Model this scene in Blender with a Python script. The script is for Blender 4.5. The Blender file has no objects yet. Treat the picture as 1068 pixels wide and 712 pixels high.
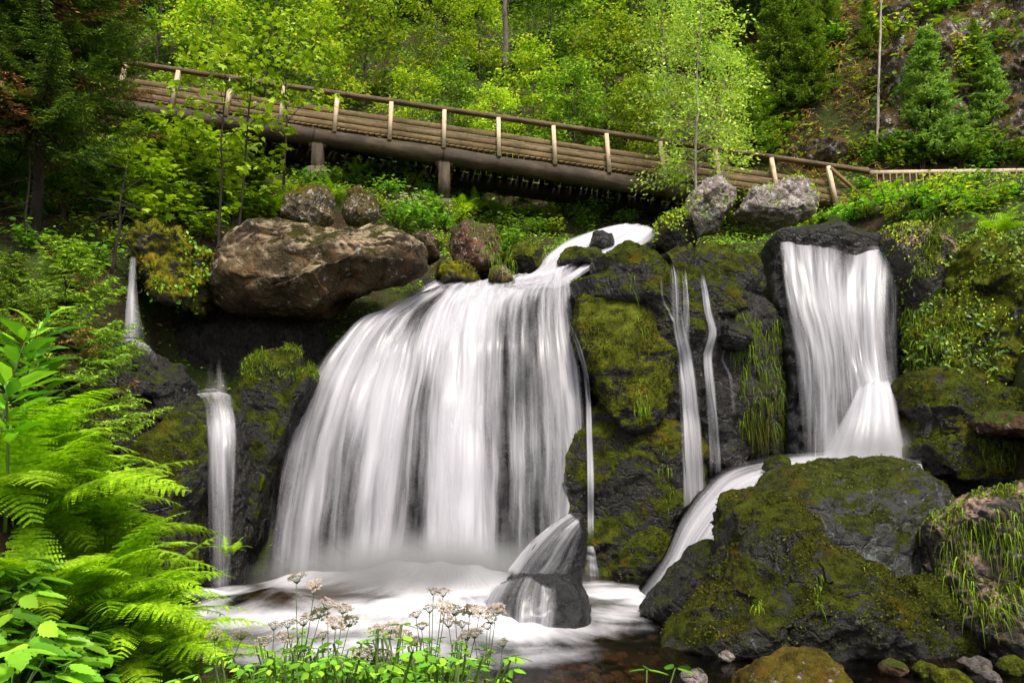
import bpy, bmesh, math, numpy as np
from mathutils import Vector, Matrix

SC = bpy.context.scene
COL = SC.collection
PI = math.pi
# ------------------------------------------------------------------ camera model
CAM = np.array([0.0, 0.0, 2.3])
PITCH = math.radians(7.0)
FPX = 830.0
cP, sP = math.cos(PITCH), math.sin(PITCH)

def ray(px, py):
    u = (px - 534.0) / FPX
    v = (356.0 - py) / FPX
    return np.array([u, cP - v * sP, v * cP + sP])

def W(px, py, Y):
    """point of the valley at depth Y (metres in front of the viewpoint)"""
    r = ray(px, py)
    return CAM + r * (Y / r[1])

def X(px, py, Y):
    return W(px, py, Y)[0]

# ------------------------------------------------------------------ noise
_rng0 = np.random.default_rng(7)
_perm = np.concatenate([_rng0.permutation(256)] * 3)
_g = _rng0.normal(size=(256, 3)); _g /= np.linalg.norm(_g, axis=1)[:, None]

def perlin(p):
    p = np.asarray(p, float)
    i = np.floor(p).astype(int); f = p - i
    i &= 255
    u = f * f * f * (f * (f * 6 - 15) + 10)
    out = np.zeros(len(p))
    for dx in (0, 1):
        wx = u[:, 0] if dx else 1 - u[:, 0]
        for dy in (0, 1):
            wy = u[:, 1] if dy else 1 - u[:, 1]
            for dz in (0, 1):
                wz = u[:, 2] if dz else 1 - u[:, 2]
                h = _perm[_perm[_perm[(i[:, 0] + dx) & 255] + ((i[:, 1] + dy) & 255)] + ((i[:, 2] + dz) & 255)]
                g = _g[h]
                d = g[:, 0] * (f[:, 0] - dx) + g[:, 1] * (f[:, 1] - dy) + g[:, 2] * (f[:, 2] - dz)
                out += wx * wy * wz * d
    return out * 1.5

def fbm(p, octaves=4, lac=2.03, gain=0.5, ridged=False):
    p = np.asarray(p, float); a, s, out = 1.0, 1.0, np.zeros(len(p))
    for k in range(octaves):
        n = perlin(p * s + 17.3 * k)
        if ridged: n = 0.5 - 2 * np.abs(n)
        out += a * n; a *= gain; s *= lac
    return out

def facets(p, seed=0):
    """broken-rock noise: every cell of space is a flat chip with a tilt of its own"""
    p = np.asarray(p, float); i0 = np.floor(p).astype(int)
    best = np.full(len(p), 9e9); val = np.zeros(len(p))
    for dx in (-1, 0, 1):
        for dy in (-1, 0, 1):
            for dz in (-1, 0, 1):
                c = i0 + [dx, dy, dz]; ci = c & 255
                h = _perm[_perm[_perm[ci[:, 0]] + ci[:, 1]] + ci[:, 2] + seed % 17]
                o = c + .5 + _g[h] * .45
                d = p - o; r = (d ** 2).sum(1)
                v = (d * _g[(h + 91) & 255]).sum(1) + .5 * _g[(h + 37) & 255][:, 0]
                m = r < best; best[m] = r[m]; val[m] = v[m]
    return val

def sstep(a, b, x):
    t = np.clip((np.asarray(x, float) - a) / (b - a), 0, 1)
    return t * t * (3 - 2 * t)

# ------------------------------------------------------------------ object helpers
def link(o, parent=None):
    COL.objects.link(o)
    if parent is not None: o.parent = parent
    return o

def tag(o, label=None, cat=None, group=None, kind=None):
    if label: o['label'] = label
    if cat: o['category'] = cat
    if group: o['group'] = group
    if kind: o['kind'] = kind
    return o

def make_mesh(name, V, F, mats, smooth=False, uv=None, attrs=None, fmat=None):
    """V (n,3); F: (m,k) array or list of such arrays / lists of faces"""
    me = bpy.data.meshes.new(name)
    V = np.asarray(V, np.float32)
    if isinstance(F, np.ndarray): F = [F]
    F = [np.asarray(f, np.int32) for f in F if len(f)]
    nl = sum(f.size for f in F); npoly = sum(len(f) for f in F)
    me.vertices.add(len(V)); me.vertices.foreach_set('co', V.ravel())
    me.loops.add(nl); me.polygons.add(npoly)
    li = np.concatenate([f.ravel() for f in F])
    me.loops.foreach_set('vertex_index', li)
    tot = np.concatenate([np.full(len(f), f.shape[1], np.int32) for f in F])
    st = np.concatenate([[0], np.cumsum(tot)[:-1]]).astype(np.int32)
    me.polygons.foreach_set('loop_start', st)
    if smooth: me.polygons.foreach_set('use_smooth', np.ones(npoly, bool))
    if fmat is not None: me.polygons.foreach_set('material_index', np.asarray(fmat, np.int32))
    if uv is not None:
        l = me.uv_layers.new(name='UVMap')
        l.data.foreach_set('uv', np.asarray(uv, np.float32)[li].ravel())
    if attrs:
        for k, a in attrs.items():
            at = me.attributes.new(k, 'FLOAT', 'POINT')
            at.data.foreach_set('value', np.asarray(a, np.float32))
    me.update(calc_edges=True)
    for m in (mats if isinstance(mats, (list, tuple)) else [mats]): me.materials.append(m)
    return me

def obj(name, me, parent=None, loc=None):
    o = bpy.data.objects.new(name, me)
    if loc is not None: o.location = loc
    return link(o, parent)

def empty(name, loc=(0, 0, 0), rz=0.0, scale=1.0):
    o = bpy.data.objects.new(name, None)
    o.empty_display_size = 0.2
    o.location = loc; o.rotation_euler = (0, 0, rz); o.scale = (scale,) * 3
    return link(o)

def copy_tree(o, parent=None):
    c = o.copy(); COL.objects.link(c)
    if parent is not None:
        c.parent = parent
    for ch in list(o.children): copy_tree(ch, c)
    return c

class MB:
    """collects pieces into one mesh"""
    def __init__(s): s.V = []; s.F = {}; s.n = 0; s.uv = []
    def add(s, V, F, uv=None):
        V = np.asarray(V, float)
        s.V.append(V)
        s.uv.append(np.zeros((len(V), 2)) if uv is None else np.asarray(uv, float))
        for f in (F if isinstance(F, list) else [F]):
            f = np.asarray(f, int)
            if len(f): s.F.setdefault(f.shape[1], []).append(f + s.n)
        s.n += len(V)
    def mesh(s, name, mats, smooth=False):
        return make_mesh(name, np.concatenate(s.V), [np.concatenate(v) for v in s.F.values()], mats, smooth, np.concatenate(s.uv))

def frames(pts):
    """tangents + parallel transported normals for a polyline"""
    pts = np.asarray(pts, float)
    t = np.gradient(pts, axis=0); t /= np.linalg.norm(t, axis=1)[:, None] + 1e-9
    n = np.cross(t[0], [0.3, 0.9, 0.2]); n /= np.linalg.norm(n) + 1e-9
    N = [n]
    for k in range(1, len(pts)):
        n = n - t[k] * np.dot(n, t[k]); n /= np.linalg.norm(n) + 1e-9; N.append(n)
    N = np.array(N)
    return t, N, np.cross(t, N)

def tube(mb, pts, rad, sides=6, cap=True):
    pts = np.asarray(pts, float); n = len(pts)
    rad = np.broadcast_to(np.asarray(rad, float), (n,))
    t, N, B = frames(pts)
    a = np.arange(sides) * 2 * PI / sides
    ring = np.cos(a)[None, :, None] * N[:, None, :] + np.sin(a)[None, :, None] * B[:, None, :]
    V = (pts[:, None, :] + ring * rad[:, None, None]).reshape(-1, 3)
    i = np.arange(n - 1)[:, None] * sides; j = np.arange(sides)[None, :]
    j2 = (j + 1) % sides
    Q = np.stack([i + j, i + j2, i + sides + j2, i + sides + j], -1).reshape(-1, 4)
    F = [Q]
    if cap: F.append(np.array([list(range(sides))[::-1], [(n - 1) * sides + k for k in range(sides)]]))
    L = np.concatenate([[0], np.cumsum(np.linalg.norm(np.diff(pts, axis=0), axis=1))])
    uv = np.stack([np.tile(np.arange(sides) / sides, n), np.repeat(L, sides)], -1)
    mb.add(V, F, uv)

def beam(mb, p0, p1, w, h, up=(0, 0, 1), chamfer=0.012, seg=1):
    """sawn timber from p0 to p1: width w sideways, h along up, chamfered edges"""
    p0 = np.asarray(p0, float); p1 = np.asarray(p1, float)
    d = p1 - p0; L = np.linalg.norm(d); d /= L
    s = np.cross(d, up); s /= np.linalg.norm(s); u = np.cross(s, d)
    c = min(chamfer, w * .3, h * .3); a, b = w / 2, h / 2
    prof = [(-a + c, -b), (a - c, -b), (a, -b + c), (a, b - c), (a - c, b), (-a + c, b), (-a, b - c), (-a, -b + c)]
    V = []; uv = []
    for k in range(seg + 1):
        q = p0 + d * L * k / seg
        for (x, y) in prof: V.append(q + s * x + u * y); uv.append((x + y, L * k / seg))
    F = []
    for k in range(seg):
        for j in range(8):
            j2 = (j + 1) % 8
            F.append([k * 8 + j, k * 8 + j2, k * 8 + 8 + j2, k * 8 + 8 + j])
    mb.add(V, [np.array(F)[:, ::-1], np.array([list(range(8)), [seg * 8 + 7 - j for j in range(8)]])], uv)

def scatter(template, faces, pos, X_, Y_, Z_, scale):
    """copies of a small leaf template (k,3) at pos with axes X_,Y_,Z_ -> V,F"""
    T = np.asarray(template, float); k = len(T); n = len(pos)
    sc = np.broadcast_to(np.asarray(scale, float), (n,))
    V = (pos[:, None, :] + sc[:, None, None] * (T[None, :, 0, None] * X_[:, None, :] + T[None, :, 1, None] * Y_[:, None, :] + T[None, :, 2, None] * Z_[:, None, :])).reshape(-1, 3)
    out = []
    for f in (faces if isinstance(faces, list) else [faces]):
        f = np.asarray(f)
        out.append((f[None] + (np.arange(n) * k)[:, None, None]).reshape(-1, f.shape[1]))
    return V, out

def nrm(a):
    return a / (np.linalg.norm(a, axis=-1, keepdims=True) + 1e-9)

def leaf_axes(dirs, ups, rng, roll=0.4):
    """X along the leaf, Y sideways, Z normal near ups"""
    Xa = nrm(dirs)
    Ya = nrm(np.cross(ups, Xa) + rng.normal(0, roll, Xa.shape))
    Ya = nrm(Ya - Xa * np.sum(Xa * Ya, -1, keepdims=True))
    return Xa, Ya, np.cross(Xa, Ya)

# leaf templates: x along, y sideways, z up
LEAF_DIAMOND = (np.array([(0, 0, 0), (.45, -.28, -.05), (1, 0, -.10), (.45, .28, -.05)]), [np.array([[0, 1, 2, 3]])])
LEAF_OVATE = (np.array([(0, 0, 0), (.22, -.22, .02), (.55, -.27, .02), (.82, -.13, -.04), (1, 0, -.14), (.82, .13, -.04), (.55, .27, .02), (.22, .22, .02), (.3, 0, -.05), (.65, 0, -.07)]),
              [np.array([[0, 1, 8], [8, 1, 2], [9, 3, 4], [9, 4, 5], [8, 6, 7], [0, 8, 7]]), np.array([[8, 2, 3, 9], [8, 9, 5, 6]])])
LEAF_LANCE = (np.array([(0, 0, 0), (.3, -.14, .03), (.6, -.13, .02), (1, 0, -.18), (.6, .13, .02), (.3, .14, .03), (.35, 0, -.03), (.65, 0, -.05)]),
              [np.array([[0, 1, 6], [7, 2, 3], [7, 3, 4], [0, 6, 5]]), np.array([[6, 1, 2, 7], [6, 7, 4, 5]])])
def _maple():
    pts = [(0, 0, 0), (.05, -.30, -.03), (.22, -.52, -.10), (.30, -.26, 0), (.55, -.48, -.08), (.60, -.16, .0), (1, 0, -.14),
           (.60, .16, .0), (.55, .48, -.08), (.30, .26, 0), (.22, .52, -.10), (.05, .30, -.03), (.34, 0, .02)]
    f = np.array([[12, i, (i + 1)] for i in range(0, 11)] + [[12, 11, 0]])
    return np.array(pts), [f]
LEAF_MAPLE = _maple()
LEAF_NEEDLE = (np.array([(0, -.06, 0), (1, -.02, -.05), (1, .02, -.05), (0, .06, 0)]), [np.array([[0, 1, 2, 3]])])
LEAF_BLADE = (np.array([(0, -.035, 0), (.4, -.03, .10), (.4, .03, .10), (0, .035, 0), (.75, -.02, .07), (.75, .02, .07), (1, 0, -.08)]),
              [np.array([[0, 1, 2, 3], [1, 4, 5, 2]]), np.array([[4, 6, 5]])])
SUN_AZ, SUN, SKY, EXPO = 158, 1.5, .085, 1.55
# ------------------------------------------------------------------ materials
def new_mat(name):
    m = bpy.data.materials.new(name); m.use_nodes = True
    nt = m.node_tree; nt.nodes.clear()
    return m, nt

class NB:
    def __init__(s, nt): s.nt = nt
    def n(s, t, **kw):
        nd = s.nt.nodes.new(t)
        for k, v in kw.items():
            if k in ('inputs',): continue
            setattr(nd, k, v)
        return nd
    def l(s, a, b): s.nt.links.new(a, b)
    def setin(s, sock, v):
        if hasattr(v, 'is_output') or isinstance(v, bpy.types.NodeSocket): s.l(v, sock)
        else: sock.default_value = v
    def math(s, op, a, b=0.0, c=None, clamp=False):
        nd = s.n('ShaderNodeMath', operation=op); nd.use_clamp = clamp
        s.setin(nd.inputs[0], a); s.setin(nd.inputs[1], b)
        if c is not None: s.setin(nd.inputs[2], c)
        return nd.outputs[0]
    def mix(s, f, a, b, blend='MIX'):
        nd = s.n('ShaderNodeMix', data_type='RGBA', blend_type=blend)
        s.setin(nd.inputs[0], f); s.setin(nd.inputs[6], a); s.setin(nd.inputs[7], b)
        return nd.outputs[2]
    def ramp(s, f, stops, interp='LINEAR'):
        nd = s.n('ShaderNodeValToRGB'); cr = nd.color_ramp; cr.interpolation = interp
        while len(cr.elements) < len(stops): cr.elements.new(0.5)
        for e, (p, c) in zip(cr.elements, stops):
            e.position = p; e.color = c if len(c) == 4 else (*c, 1)
        s.setin(nd.inputs[0], f); return nd.outputs[0]
    def range(s, v, a, b, c=0.0, d=1.0):
        nd = s.n('ShaderNodeMapRange'); nd.clamp = True; nd.interpolation_type = 'SMOOTHSTEP'
        s.setin(nd.inputs[0], v)
        for k, x in zip((1, 2, 3, 4), (a, b, c, d)): s.setin(nd.inputs[k], x)
        return nd.outputs[0]
    def noise(s, vec, scale, detail=4, rough=.55, dist=0.0):
        nd = s.n('ShaderNodeTexNoise'); s.l(vec, nd.inputs['Vector'])
        nd.inputs['Scale'].default_value = scale; nd.inputs['Detail'].default_value = detail
        nd.inputs['Roughness'].default_value = rough; nd.inputs['Distortion'].default_value = dist
        return nd.outputs[0]
    def voro(s, vec, scale, feature='F1', out=0):
        nd = s.n('ShaderNodeTexVoronoi', feature=feature); s.l(vec, nd.inputs['Vector'])
        nd.inputs['Scale'].default_value = scale
        return nd.outputs[out]
    def mapping(s, vec, scale=(1, 1, 1), rot=(0, 0, 0), loc=(0, 0, 0)):
        nd = s.n('ShaderNodeMapping'); s.l(vec, nd.inputs[0])
        nd.inputs['Scale'].default_value = scale; nd.inputs['Rotation'].default_value = rot; nd.inputs['Location'].default_value = loc
        return nd.outputs[0]
    def bump(s, h, strength=.5, dist=.05, normal=None):
        nd = s.n('ShaderNodeBump'); s.setin(nd.inputs['Height'], h)
        nd.inputs['Strength'].default_value = strength; nd.inputs['Distance'].default_value = dist
        if normal is not None: s.l(normal, nd.inputs['Normal'])
        return nd.outputs[0]
    def bsdf(s, base, rough=.6, spec=.5, normal=None, **kw):
        nd = s.n('ShaderNodeBsdfPrincipled')
        s.setin(nd.inputs['Base Color'], base); s.setin(nd.inputs['Roughness'], rough)
        s.setin(nd.inputs['Specular IOR Level'], spec)
        if normal is not None: s.l(normal, nd.inputs['Normal'])
        for k, v in kw.items(): s.setin(nd.inputs[k], v)
        return nd.outputs[0]
    def out(s, sh):
        o = s.n('ShaderNodeOutputMaterial'); s.l(sh, o.inputs[0])

def c4(c): return (*c, 1.0)

def mat_leaf(name, dark, mid, light, trans=.35, rough=.5, spec=.18, tip=None, hue=.34, gain=2.25, warm=1.16):
    """foliage: colour varies leaf by leaf and plant by plant, light passes through the blade"""
    dark, mid, light = ([min(.72, x * gain) for x in (c[0] * warm, c[1], c[2])] for c in (dark, mid, light))
    if tip is not None: tip = [min(.72, x * gain) for x in tip]
    m, nt = new_mat(name); b = NB(nt)
    geo = b.n('ShaderNodeNewGeometry'); oi = b.n('ShaderNodeObjectInfo')
    col = b.ramp(geo.outputs['Random Per Island'], [(0, dark), (.5, mid), (1, light)])
    tc = b.n('ShaderNodeTexCoord')
    big = b.noise(tc.outputs['Object'], .9, 2)
    hsv = b.n('ShaderNodeHueSaturation')
    b.setin(hsv.inputs['Color'], col)
    b.setin(hsv.inputs['Value'], b.math('ADD', b.math('MULTIPLY', oi.outputs['Random'], hue * 2), b.math('ADD', b.math('MULTIPLY', big, .9), .55 - hue)))
    b.setin(hsv.inputs['Hue'], b.math('ADD', b.math('MULTIPLY', b.noise(tc.outputs['Object'], .5, 1), .05), .475))
    c = hsv.outputs[0]
    if tip is not None:
        uv = b.n('ShaderNodeUVMap'); sep = b.n('ShaderNodeSeparateXYZ'); b.l(uv.outputs[0], sep.inputs[0])
        c = b.mix(sep.outputs[0], c, c4(tip))
    p = b.bsdf(c, rough, spec)
    t = b.n('ShaderNodeBsdfTranslucent')
    b.setin(t.inputs[0], b.mix(1.0, c, (1.0, 1.0, .55, 1), 'MULTIPLY'))
    mx = b.n('ShaderNodeMixShader'); mx.inputs[0].default_value = trans
    b.l(p, mx.inputs[1]); b.l(t.outputs[0], mx.inputs[2]); b.out(mx.outputs[0])
    return m

def mat_rock(name, c1, c2, c3, moss=.5, mosscol=((.020, .028, .005), (.075, .095, .012)), lichen=0.0, rough=(.25, .6), scale=1.0,
             lichcol=(.42, .40, .38), top=None, bump=.6, spec=.5, rust=0.0):
    m, nt = new_mat(name); b = NB(nt)
    tc = b.n('ShaderNodeTexCoord'); P = tc.outputs['Object']
    geo = b.n('ShaderNodeNewGeometry'); sep = b.n('ShaderNodeSeparateXYZ'); b.l(geo.outputs['Normal'], sep.inputs[0])
    big = b.noise(P, 1.3 * scale, 5, .6)
    fine = b.noise(P, 9 * scale, 8, .7)
    grit = b.noise(P, 45 * scale, 4, .7)
    col = b.ramp(b.math('ADD', b.math('MULTIPLY', big, .6), b.math('MULTIPLY', fine, .4)), [(.34, c1), (.5, c2), (.68, c3)])
    col = b.mix(b.math('MULTIPLY', b.range(grit, .35, .7), .45), col, c4([x * .35 for x in c1]))
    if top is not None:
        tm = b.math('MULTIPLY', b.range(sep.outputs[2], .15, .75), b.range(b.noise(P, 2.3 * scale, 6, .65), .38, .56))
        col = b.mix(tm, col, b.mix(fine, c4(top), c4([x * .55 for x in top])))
    if rust:
        col = b.mix(b.math('MULTIPLY', b.range(b.noise(P, 1.7 * scale, 5, .65), .52, .68), rust), col, c4((.20, .085, .025)))
    if lichen:
        v = b.noise(P, 5.5 * scale, 7, .72, .4)
        lm = b.math('MULTIPLY', b.range(v, .60 - .12 * lichen, .66 - .10 * lichen), b.range(grit, .3, .55, .35, 1))
        col = b.mix(b.math('MULTIPLY', lm, .85), col, c4(lichcol))
    # moss grows where the rock faces up and in patches
    mn = b.noise(P, 2.6 * scale, 7, .68)
    mm = b.math('ADD', b.math('MULTIPLY', sep.outputs[2], .42), b.math('MULTIPLY', mn, 1.5))
    mf = b.range(mm, 1.22 - .62 * moss, 1.36 - .62 * moss)
    mt = b.noise(P, 38 * scale, 5, .75); mt2 = b.noise(P, 4.5 * scale, 4, .6)
    mc = b.mix(b.range(b.math('ADD', b.math('MULTIPLY', mt, .5), b.math('MULTIPLY', mt2, .5)), .36, .66), c4(mosscol[0]), c4(mosscol[1]))
    mc = b.mix(b.range(b.noise(P, 1.9 * scale, 4, .6), .55, .75), mc, c4((mosscol[1][0] * 1.15, mosscol[1][1] * .70, mosscol[1][2] * .8)))
    col = b.mix(mf, col, mc)
    r = b.math('ADD', b.math('MULTIPLY', b.range(fine, .3, .7), rough[1] - rough[0]), rough[0])
    r = b.mix(mf, r, (.95, .95, .95, 1))
    h = b.math('ADD', b.math('MULTIPLY', fine, .55), b.math('MULTIPLY', grit, .28))
    h = b.math('ADD', h, b.math('MULTIPLY', b.math('MULTIPLY', mf, mt), .6))
    vd = b.n('ShaderNodeVectorMath', operation='ADD'); b.l(P, vd.inputs[0])
    wn = b.n('ShaderNodeTexNoise'); b.l(P, wn.inputs['Vector']); wn.inputs['Scale'].default_value = 3.1 * scale; wn.inputs['Detail'].default_value = 5
    ws = b.n('ShaderNodeVectorMath', operation='SCALE'); b.l(wn.outputs[1], ws.inputs[0]); ws.inputs['Scale'].default_value = .55 / scale; b.l(ws.outputs[0], vd.inputs[1])
    crk = b.voro(vd.outputs[0], 2.6 * scale, 'DISTANCE_TO_EDGE')
    h = b.math('ADD', h, b.math('MULTIPLY', b.range(crk, .0, .10), .22))
    h = b.math('ADD', h, b.math('MULTIPLY', b.noise(P, 3.4 * scale, 6, .62), .9))
    nrmv = b.bump(h, bump, .13)
    sp = b.mix(mf, (spec, spec, spec, 1), (.1, .1, .1, 1))
    b.out(b.bsdf(col, r, sp, nrmv))
    return m

def mat_wood(name, c1, c2, c3, grain=1.0, rough=.75, moss=0.0, bump=.35):
    m, nt = new_mat(name); b = NB(nt)
    uv = b.n('ShaderNodeUVMap').outputs[0]
    tc = b.n('ShaderNodeTexCoord'); P = tc.outputs['Object']
    g = b.noise(b.mapping(uv, (26 * grain, 1.1, 1)), 1.0, 6, .65, .3)
    bl = b.noise(P, 1.1, 5, .6)
    col = b.ramp(b.math('ADD', b.math('MULTIPLY', g, .55), b.math('MULTIPLY', bl, .45)), [(.3, c1), (.5, c2), (.7, c3)])
    col = b.mix(b.math('MULTIPLY', b.range(b.noise(P, 6, 5, .7), .52, .7), .6), col, c4([x * .4 for x in c1]))
    stn = b.noise(b.mapping(uv, (3.0, .8, 1)), 1.0, 5, .7)
    col = b.mix(b.math('MULTIPLY', b.range(stn, .5, .64), .65), col, c4([x * .30 for x in c2]))
    if moss:
        col = b.mix(b.math('MULTIPLY', b.range(b.noise(P, 2.2, 6, .7), .56, .66), moss), col, c4((.05, .06, .015)))
    b.out(b.bsdf(col, rough, .3, b.bump(g, bump, .02)))
    return m

def mat_water_fall(name, su=6.0, sv=.26, lo=.455, hi=.61, gain=1.0, tint=(.66, .64, .69)):
    """falling water: threads of white water along the flow, clear film between them; 'dens' = how much water runs there"""
    m, nt = new_mat(name); b = NB(nt)
    uv = b.n('ShaderNodeUVMap').outputs[0]
    at = b.n('ShaderNodeAttribute', attribute_name='dens').outputs['Fac']
    w = b.noise(b.mapping(uv, (.9, .38, 1)), 1.0, 3)
    wob = b.n('ShaderNodeVectorMath', operation='ADD'); b.l(uv, wob.inputs[0])
    cmb = b.n('ShaderNodeCombineXYZ'); b.l(b.math('MULTIPLY', w, .24), cmb.inputs[0]); b.l(cmb.outputs[0], wob.inputs[1])
    U = wob.outputs[0]
    broad = b.noise(b.mapping(U, (su * .33, sv * .5, 1)), 1.0, 3, .6)
    midn = b.noise(b.mapping(U, (su, sv, 1), loc=(3.1, 0, 0)), 1.0, 4, .65)
    fine = b.noise(b.mapping(U, (su * 2.6, sv * .8, 1), loc=(9.7, 0, 0)), 1.0, 3, .7)
    sof = b.n('ShaderNodeAttribute', attribute_name='soft').outputs['Fac']
    k1 = b.math('SUBTRACT', .22, b.math('MULTIPLY', sof, .20)); k2 = b.math('SUBTRACT', .40, b.math('MULTIPLY', sof, .18))
    k0 = b.math('ADD', .36, b.math('MULTIPLY', sof, .38))
    s = b.math('ADD', b.math('MULTIPLY', broad, k0), b.math('ADD', b.math('MULTIPLY', midn, k2), b.math('MULTIPLY', fine, k1)))
    # the more water, the more the threads close up into a continuous silky body
    body = b.math('MULTIPLY', b.range(b.math('ADD', at, b.math('MULTIPLY', b.math('SUBTRACT', b.math('ADD', b.math('MULTIPLY', broad, .6), b.math('MULTIPLY', midn, .4)), .5), 2.1)), .16, 1.0), .93)
    s = b.math('ADD', s, b.math('MULTIPLY', b.math('SUBTRACT', at, .62), .22))
    thr = b.math('MULTIPLY', b.math('MULTIPLY', b.range(s, lo, hi), .72), b.range(at, 0.0, .5))
    a = b.math('SUBTRACT', b.math('ADD', body, thr), b.math('MULTIPLY', body, thr))
    a = b.math('MULTIPLY', a, gain, clamp=True)
    nv = b.bump(b.math('ADD', broad, b.math('MULTIPLY', midn, .5)), .18, .05)
    d = b.n('ShaderNodeBsdfDiffuse'); d.inputs[0].default_value = c4(tint); b.l(nv, d.inputs['Normal'])
    t = b.n('ShaderNodeBsdfTranslucent'); t.inputs[0].default_value = c4(tint)
    m1 = b.n('ShaderNodeMixShader'); m1.inputs[0].default_value = .35; b.l(d.outputs[0], m1.inputs[1]); b.l(t.outputs[0], m1.inputs[2])
    g = b.n('ShaderNodeBsdfGlossy'); g.inputs['Roughness'].default_value = .3; b.l(nv, g.inputs['Normal'])
    m2 = b.n('ShaderNodeMixShader'); m2.inputs[0].default_value = .05; b.l(m1.outputs[0], m2.inputs[1]); b.l(g.outputs[0], m2.inputs[2])
    tr = b.n('ShaderNodeBsdfTransparent')
    mx = b.n('ShaderNodeMixShader'); b.l(a, mx.inputs[0]); b.l(tr.outputs[0], mx.inputs[1]); b.l(m2.outputs[0], mx.inputs[2])
    b.out(mx.outputs[0])
    return m

def mat_pool():
    m, nt = new_mat('pool_water'); b = NB(nt)
    tc = b.n('ShaderNodeTexCoord'); P = tc.outputs['Object']
    at = b.n('ShaderNodeAttribute', attribute_name='foam').outputs['Fac']
    uv = b.n('ShaderNodeUVMap').outputs[0]
    st = b.noise(b.mapping(uv, (2.2, .7, 1)), 1.0, 5, .6, .6)
    st2 = b.noise(P, 1.1, 3, .5, .5)
    f = b.math('ADD', b.math('MULTIPLY', at, 1.25), b.math('MULTIPLY', b.math('SUBTRACT', b.math('ADD', b.math('MULTIPLY', st, .6), b.math('MULTIPLY', st2, .4)), .5), 1.7))
    f = b.range(b.math('MULTIPLY', f, b.range(at, .0, .25)), .12, .95)
    rip = b.bump(b.noise(P, 5, 3, .5, .4), .10, .08)
    g = b.n('ShaderNodeBsdfGlossy'); g.inputs['Roughness'].default_value = .16; b.l(rip, g.inputs['Normal'])
    tr = b.n('ShaderNodeBsdfTransparent'); tr.inputs[0].default_value = (.62, .42, .22, 1)
    fr = b.n('ShaderNodeFresnel'); fr.inputs[0].default_value = 1.33; b.l(rip, fr.inputs[1])
    w = b.n('ShaderNodeMixShader'); b.l(fr.outputs[0], w.inputs[0]); b.l(tr.outputs[0], w.inputs[1]); b.l(g.outputs[0], w.inputs[2])
    d = b.n('ShaderNodeBsdfDiffuse'); d.inputs[0].default_value = (.62, .605, .645, 1); b.l(b.bump(b.math('ADD', st, st2), .55, .12), d.inputs['Normal'])
    mx = b.n('ShaderNodeMixShader'); b.l(f, mx.inputs[0]); b.l(w.outputs[0], mx.inputs[1]); b.l(d.outputs[0], mx.inputs[2])
    b.out(mx.outputs[0])
    return m

def mat_ground():
    m, nt = new_mat('forest_ground'); b = NB(nt)
    tc = b.n('ShaderNodeTexCoord'); P = tc.outputs['Object']
    n1 = b.noise(P, .8, 6, .65); n2 = b.noise(P, 7, 6, .7); n3 = b.noise(P, 30, 4, .7)
    soil = b.ramp(n2, [(.3, (.012, .009, .005)), (.55, (.045, .028, .014)), (.75, (.11, .07, .035))])
    moss = b.ramp(n3, [(.3, (.012, .020, .004)), (.7, (.06, .085, .012))])
    col = b.mix(b.range(b.math('ADD', b.math('MULTIPLY', n1, .7), b.math('MULTIPLY', n2, .3)), .44, .56), soil, moss)
    b.out(b.bsdf(col, .95, .2, b.bump(b.math('ADD', n2, b.math('MULTIPLY', n3, .4)), .8, .12)))
    return m

def mat_plain(name, c, rough=.7, spec=.3, var=.4, scale=8):
    m, nt = new_mat(name); b = NB(nt)
    tc = b.n('ShaderNodeTexCoord'); n = b.noise(tc.outputs['Object'], scale, 5, .65)
    col = b.ramp(n, [(.3, [x * (1 - var) for x in c]), (.7, [x * (1 + var) for x in c])])
    b.out(b.bsdf(col, rough, spec, b.bump(n, .3, .02)))
    return m

def mat_bark(name, c1, c2, sc=1.0):
    m, nt = new_mat(name); b = NB(nt)
    uv = b.n('ShaderNodeUVMap').outputs[0]
    tc = b.n('ShaderNodeTexCoord')
    n = b.noise(b.mapping(tc.outputs['Object'], (9 * sc, 9 * sc, 2.2 * sc)), 1.0, 6, .7)
    col = b.ramp(n, [(.35, c1), (.65, c2)])
    b.out(b.bsdf(col, .9, .2, b.bump(n, .7, .03)))
    return m

M = {}
M['ground'] = mat_ground()
M['pool'] = mat_pool()
M['fall'] = mat_water_fall('falling_water')
M['fall_soft'] = mat_water_fall('soft_falling_water', su=4.5, sv=.25, lo=.44, hi=.64)
M['fall_thin'] = mat_water_fall('thin_falling_water', su=22, sv=.4, lo=.46, hi=.62, gain=.88)
M['rock_wet'] = mat_rock('wet_black_rock', (.006, .005, .004), (.017, .014, .012), (.062, .055, .054), moss=.36, rough=(.14, .45), spec=.42, bump=.9)
M['rock_under'] = mat_rock('black_rock_under_water', (.003, .003, .004), (.007, .007, .008), (.022, .021, .024), moss=.0, rough=(.25, .6), spec=.25)
M['rock_wet_moss'] = mat_rock('wet_mossy_rock', (.006, .005, .004), (.016, .013, .010), (.055, .047, .043), moss=.80, rough=(.16, .5), spec=.40, bump=.8,
                              mosscol=((.009, .012, .002), (.095, .115, .008)))
M['rock_moss'] = mat_rock('mossy_rock', (.008, .008, .006), (.020, .018, .014), (.05, .047, .040), moss=.98, rough=(.4, .75), spec=.2,
                          mosscol=((.012, .015, .002), (.125, .145, .009)), lichen=.15, lichcol=(.17, .18, .17))
M['rock_moss_dark'] = mat_rock('dark_mossy_rock', (.007, .007, .005), (.020, .018, .014), (.055, .050, .044), moss=.66, rough=(.35, .75),
                          mosscol=((.008, .010, .002), (.090, .105, .008)), lichen=.06, lichcol=(.15, .16, .15), bump=.9)
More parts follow.
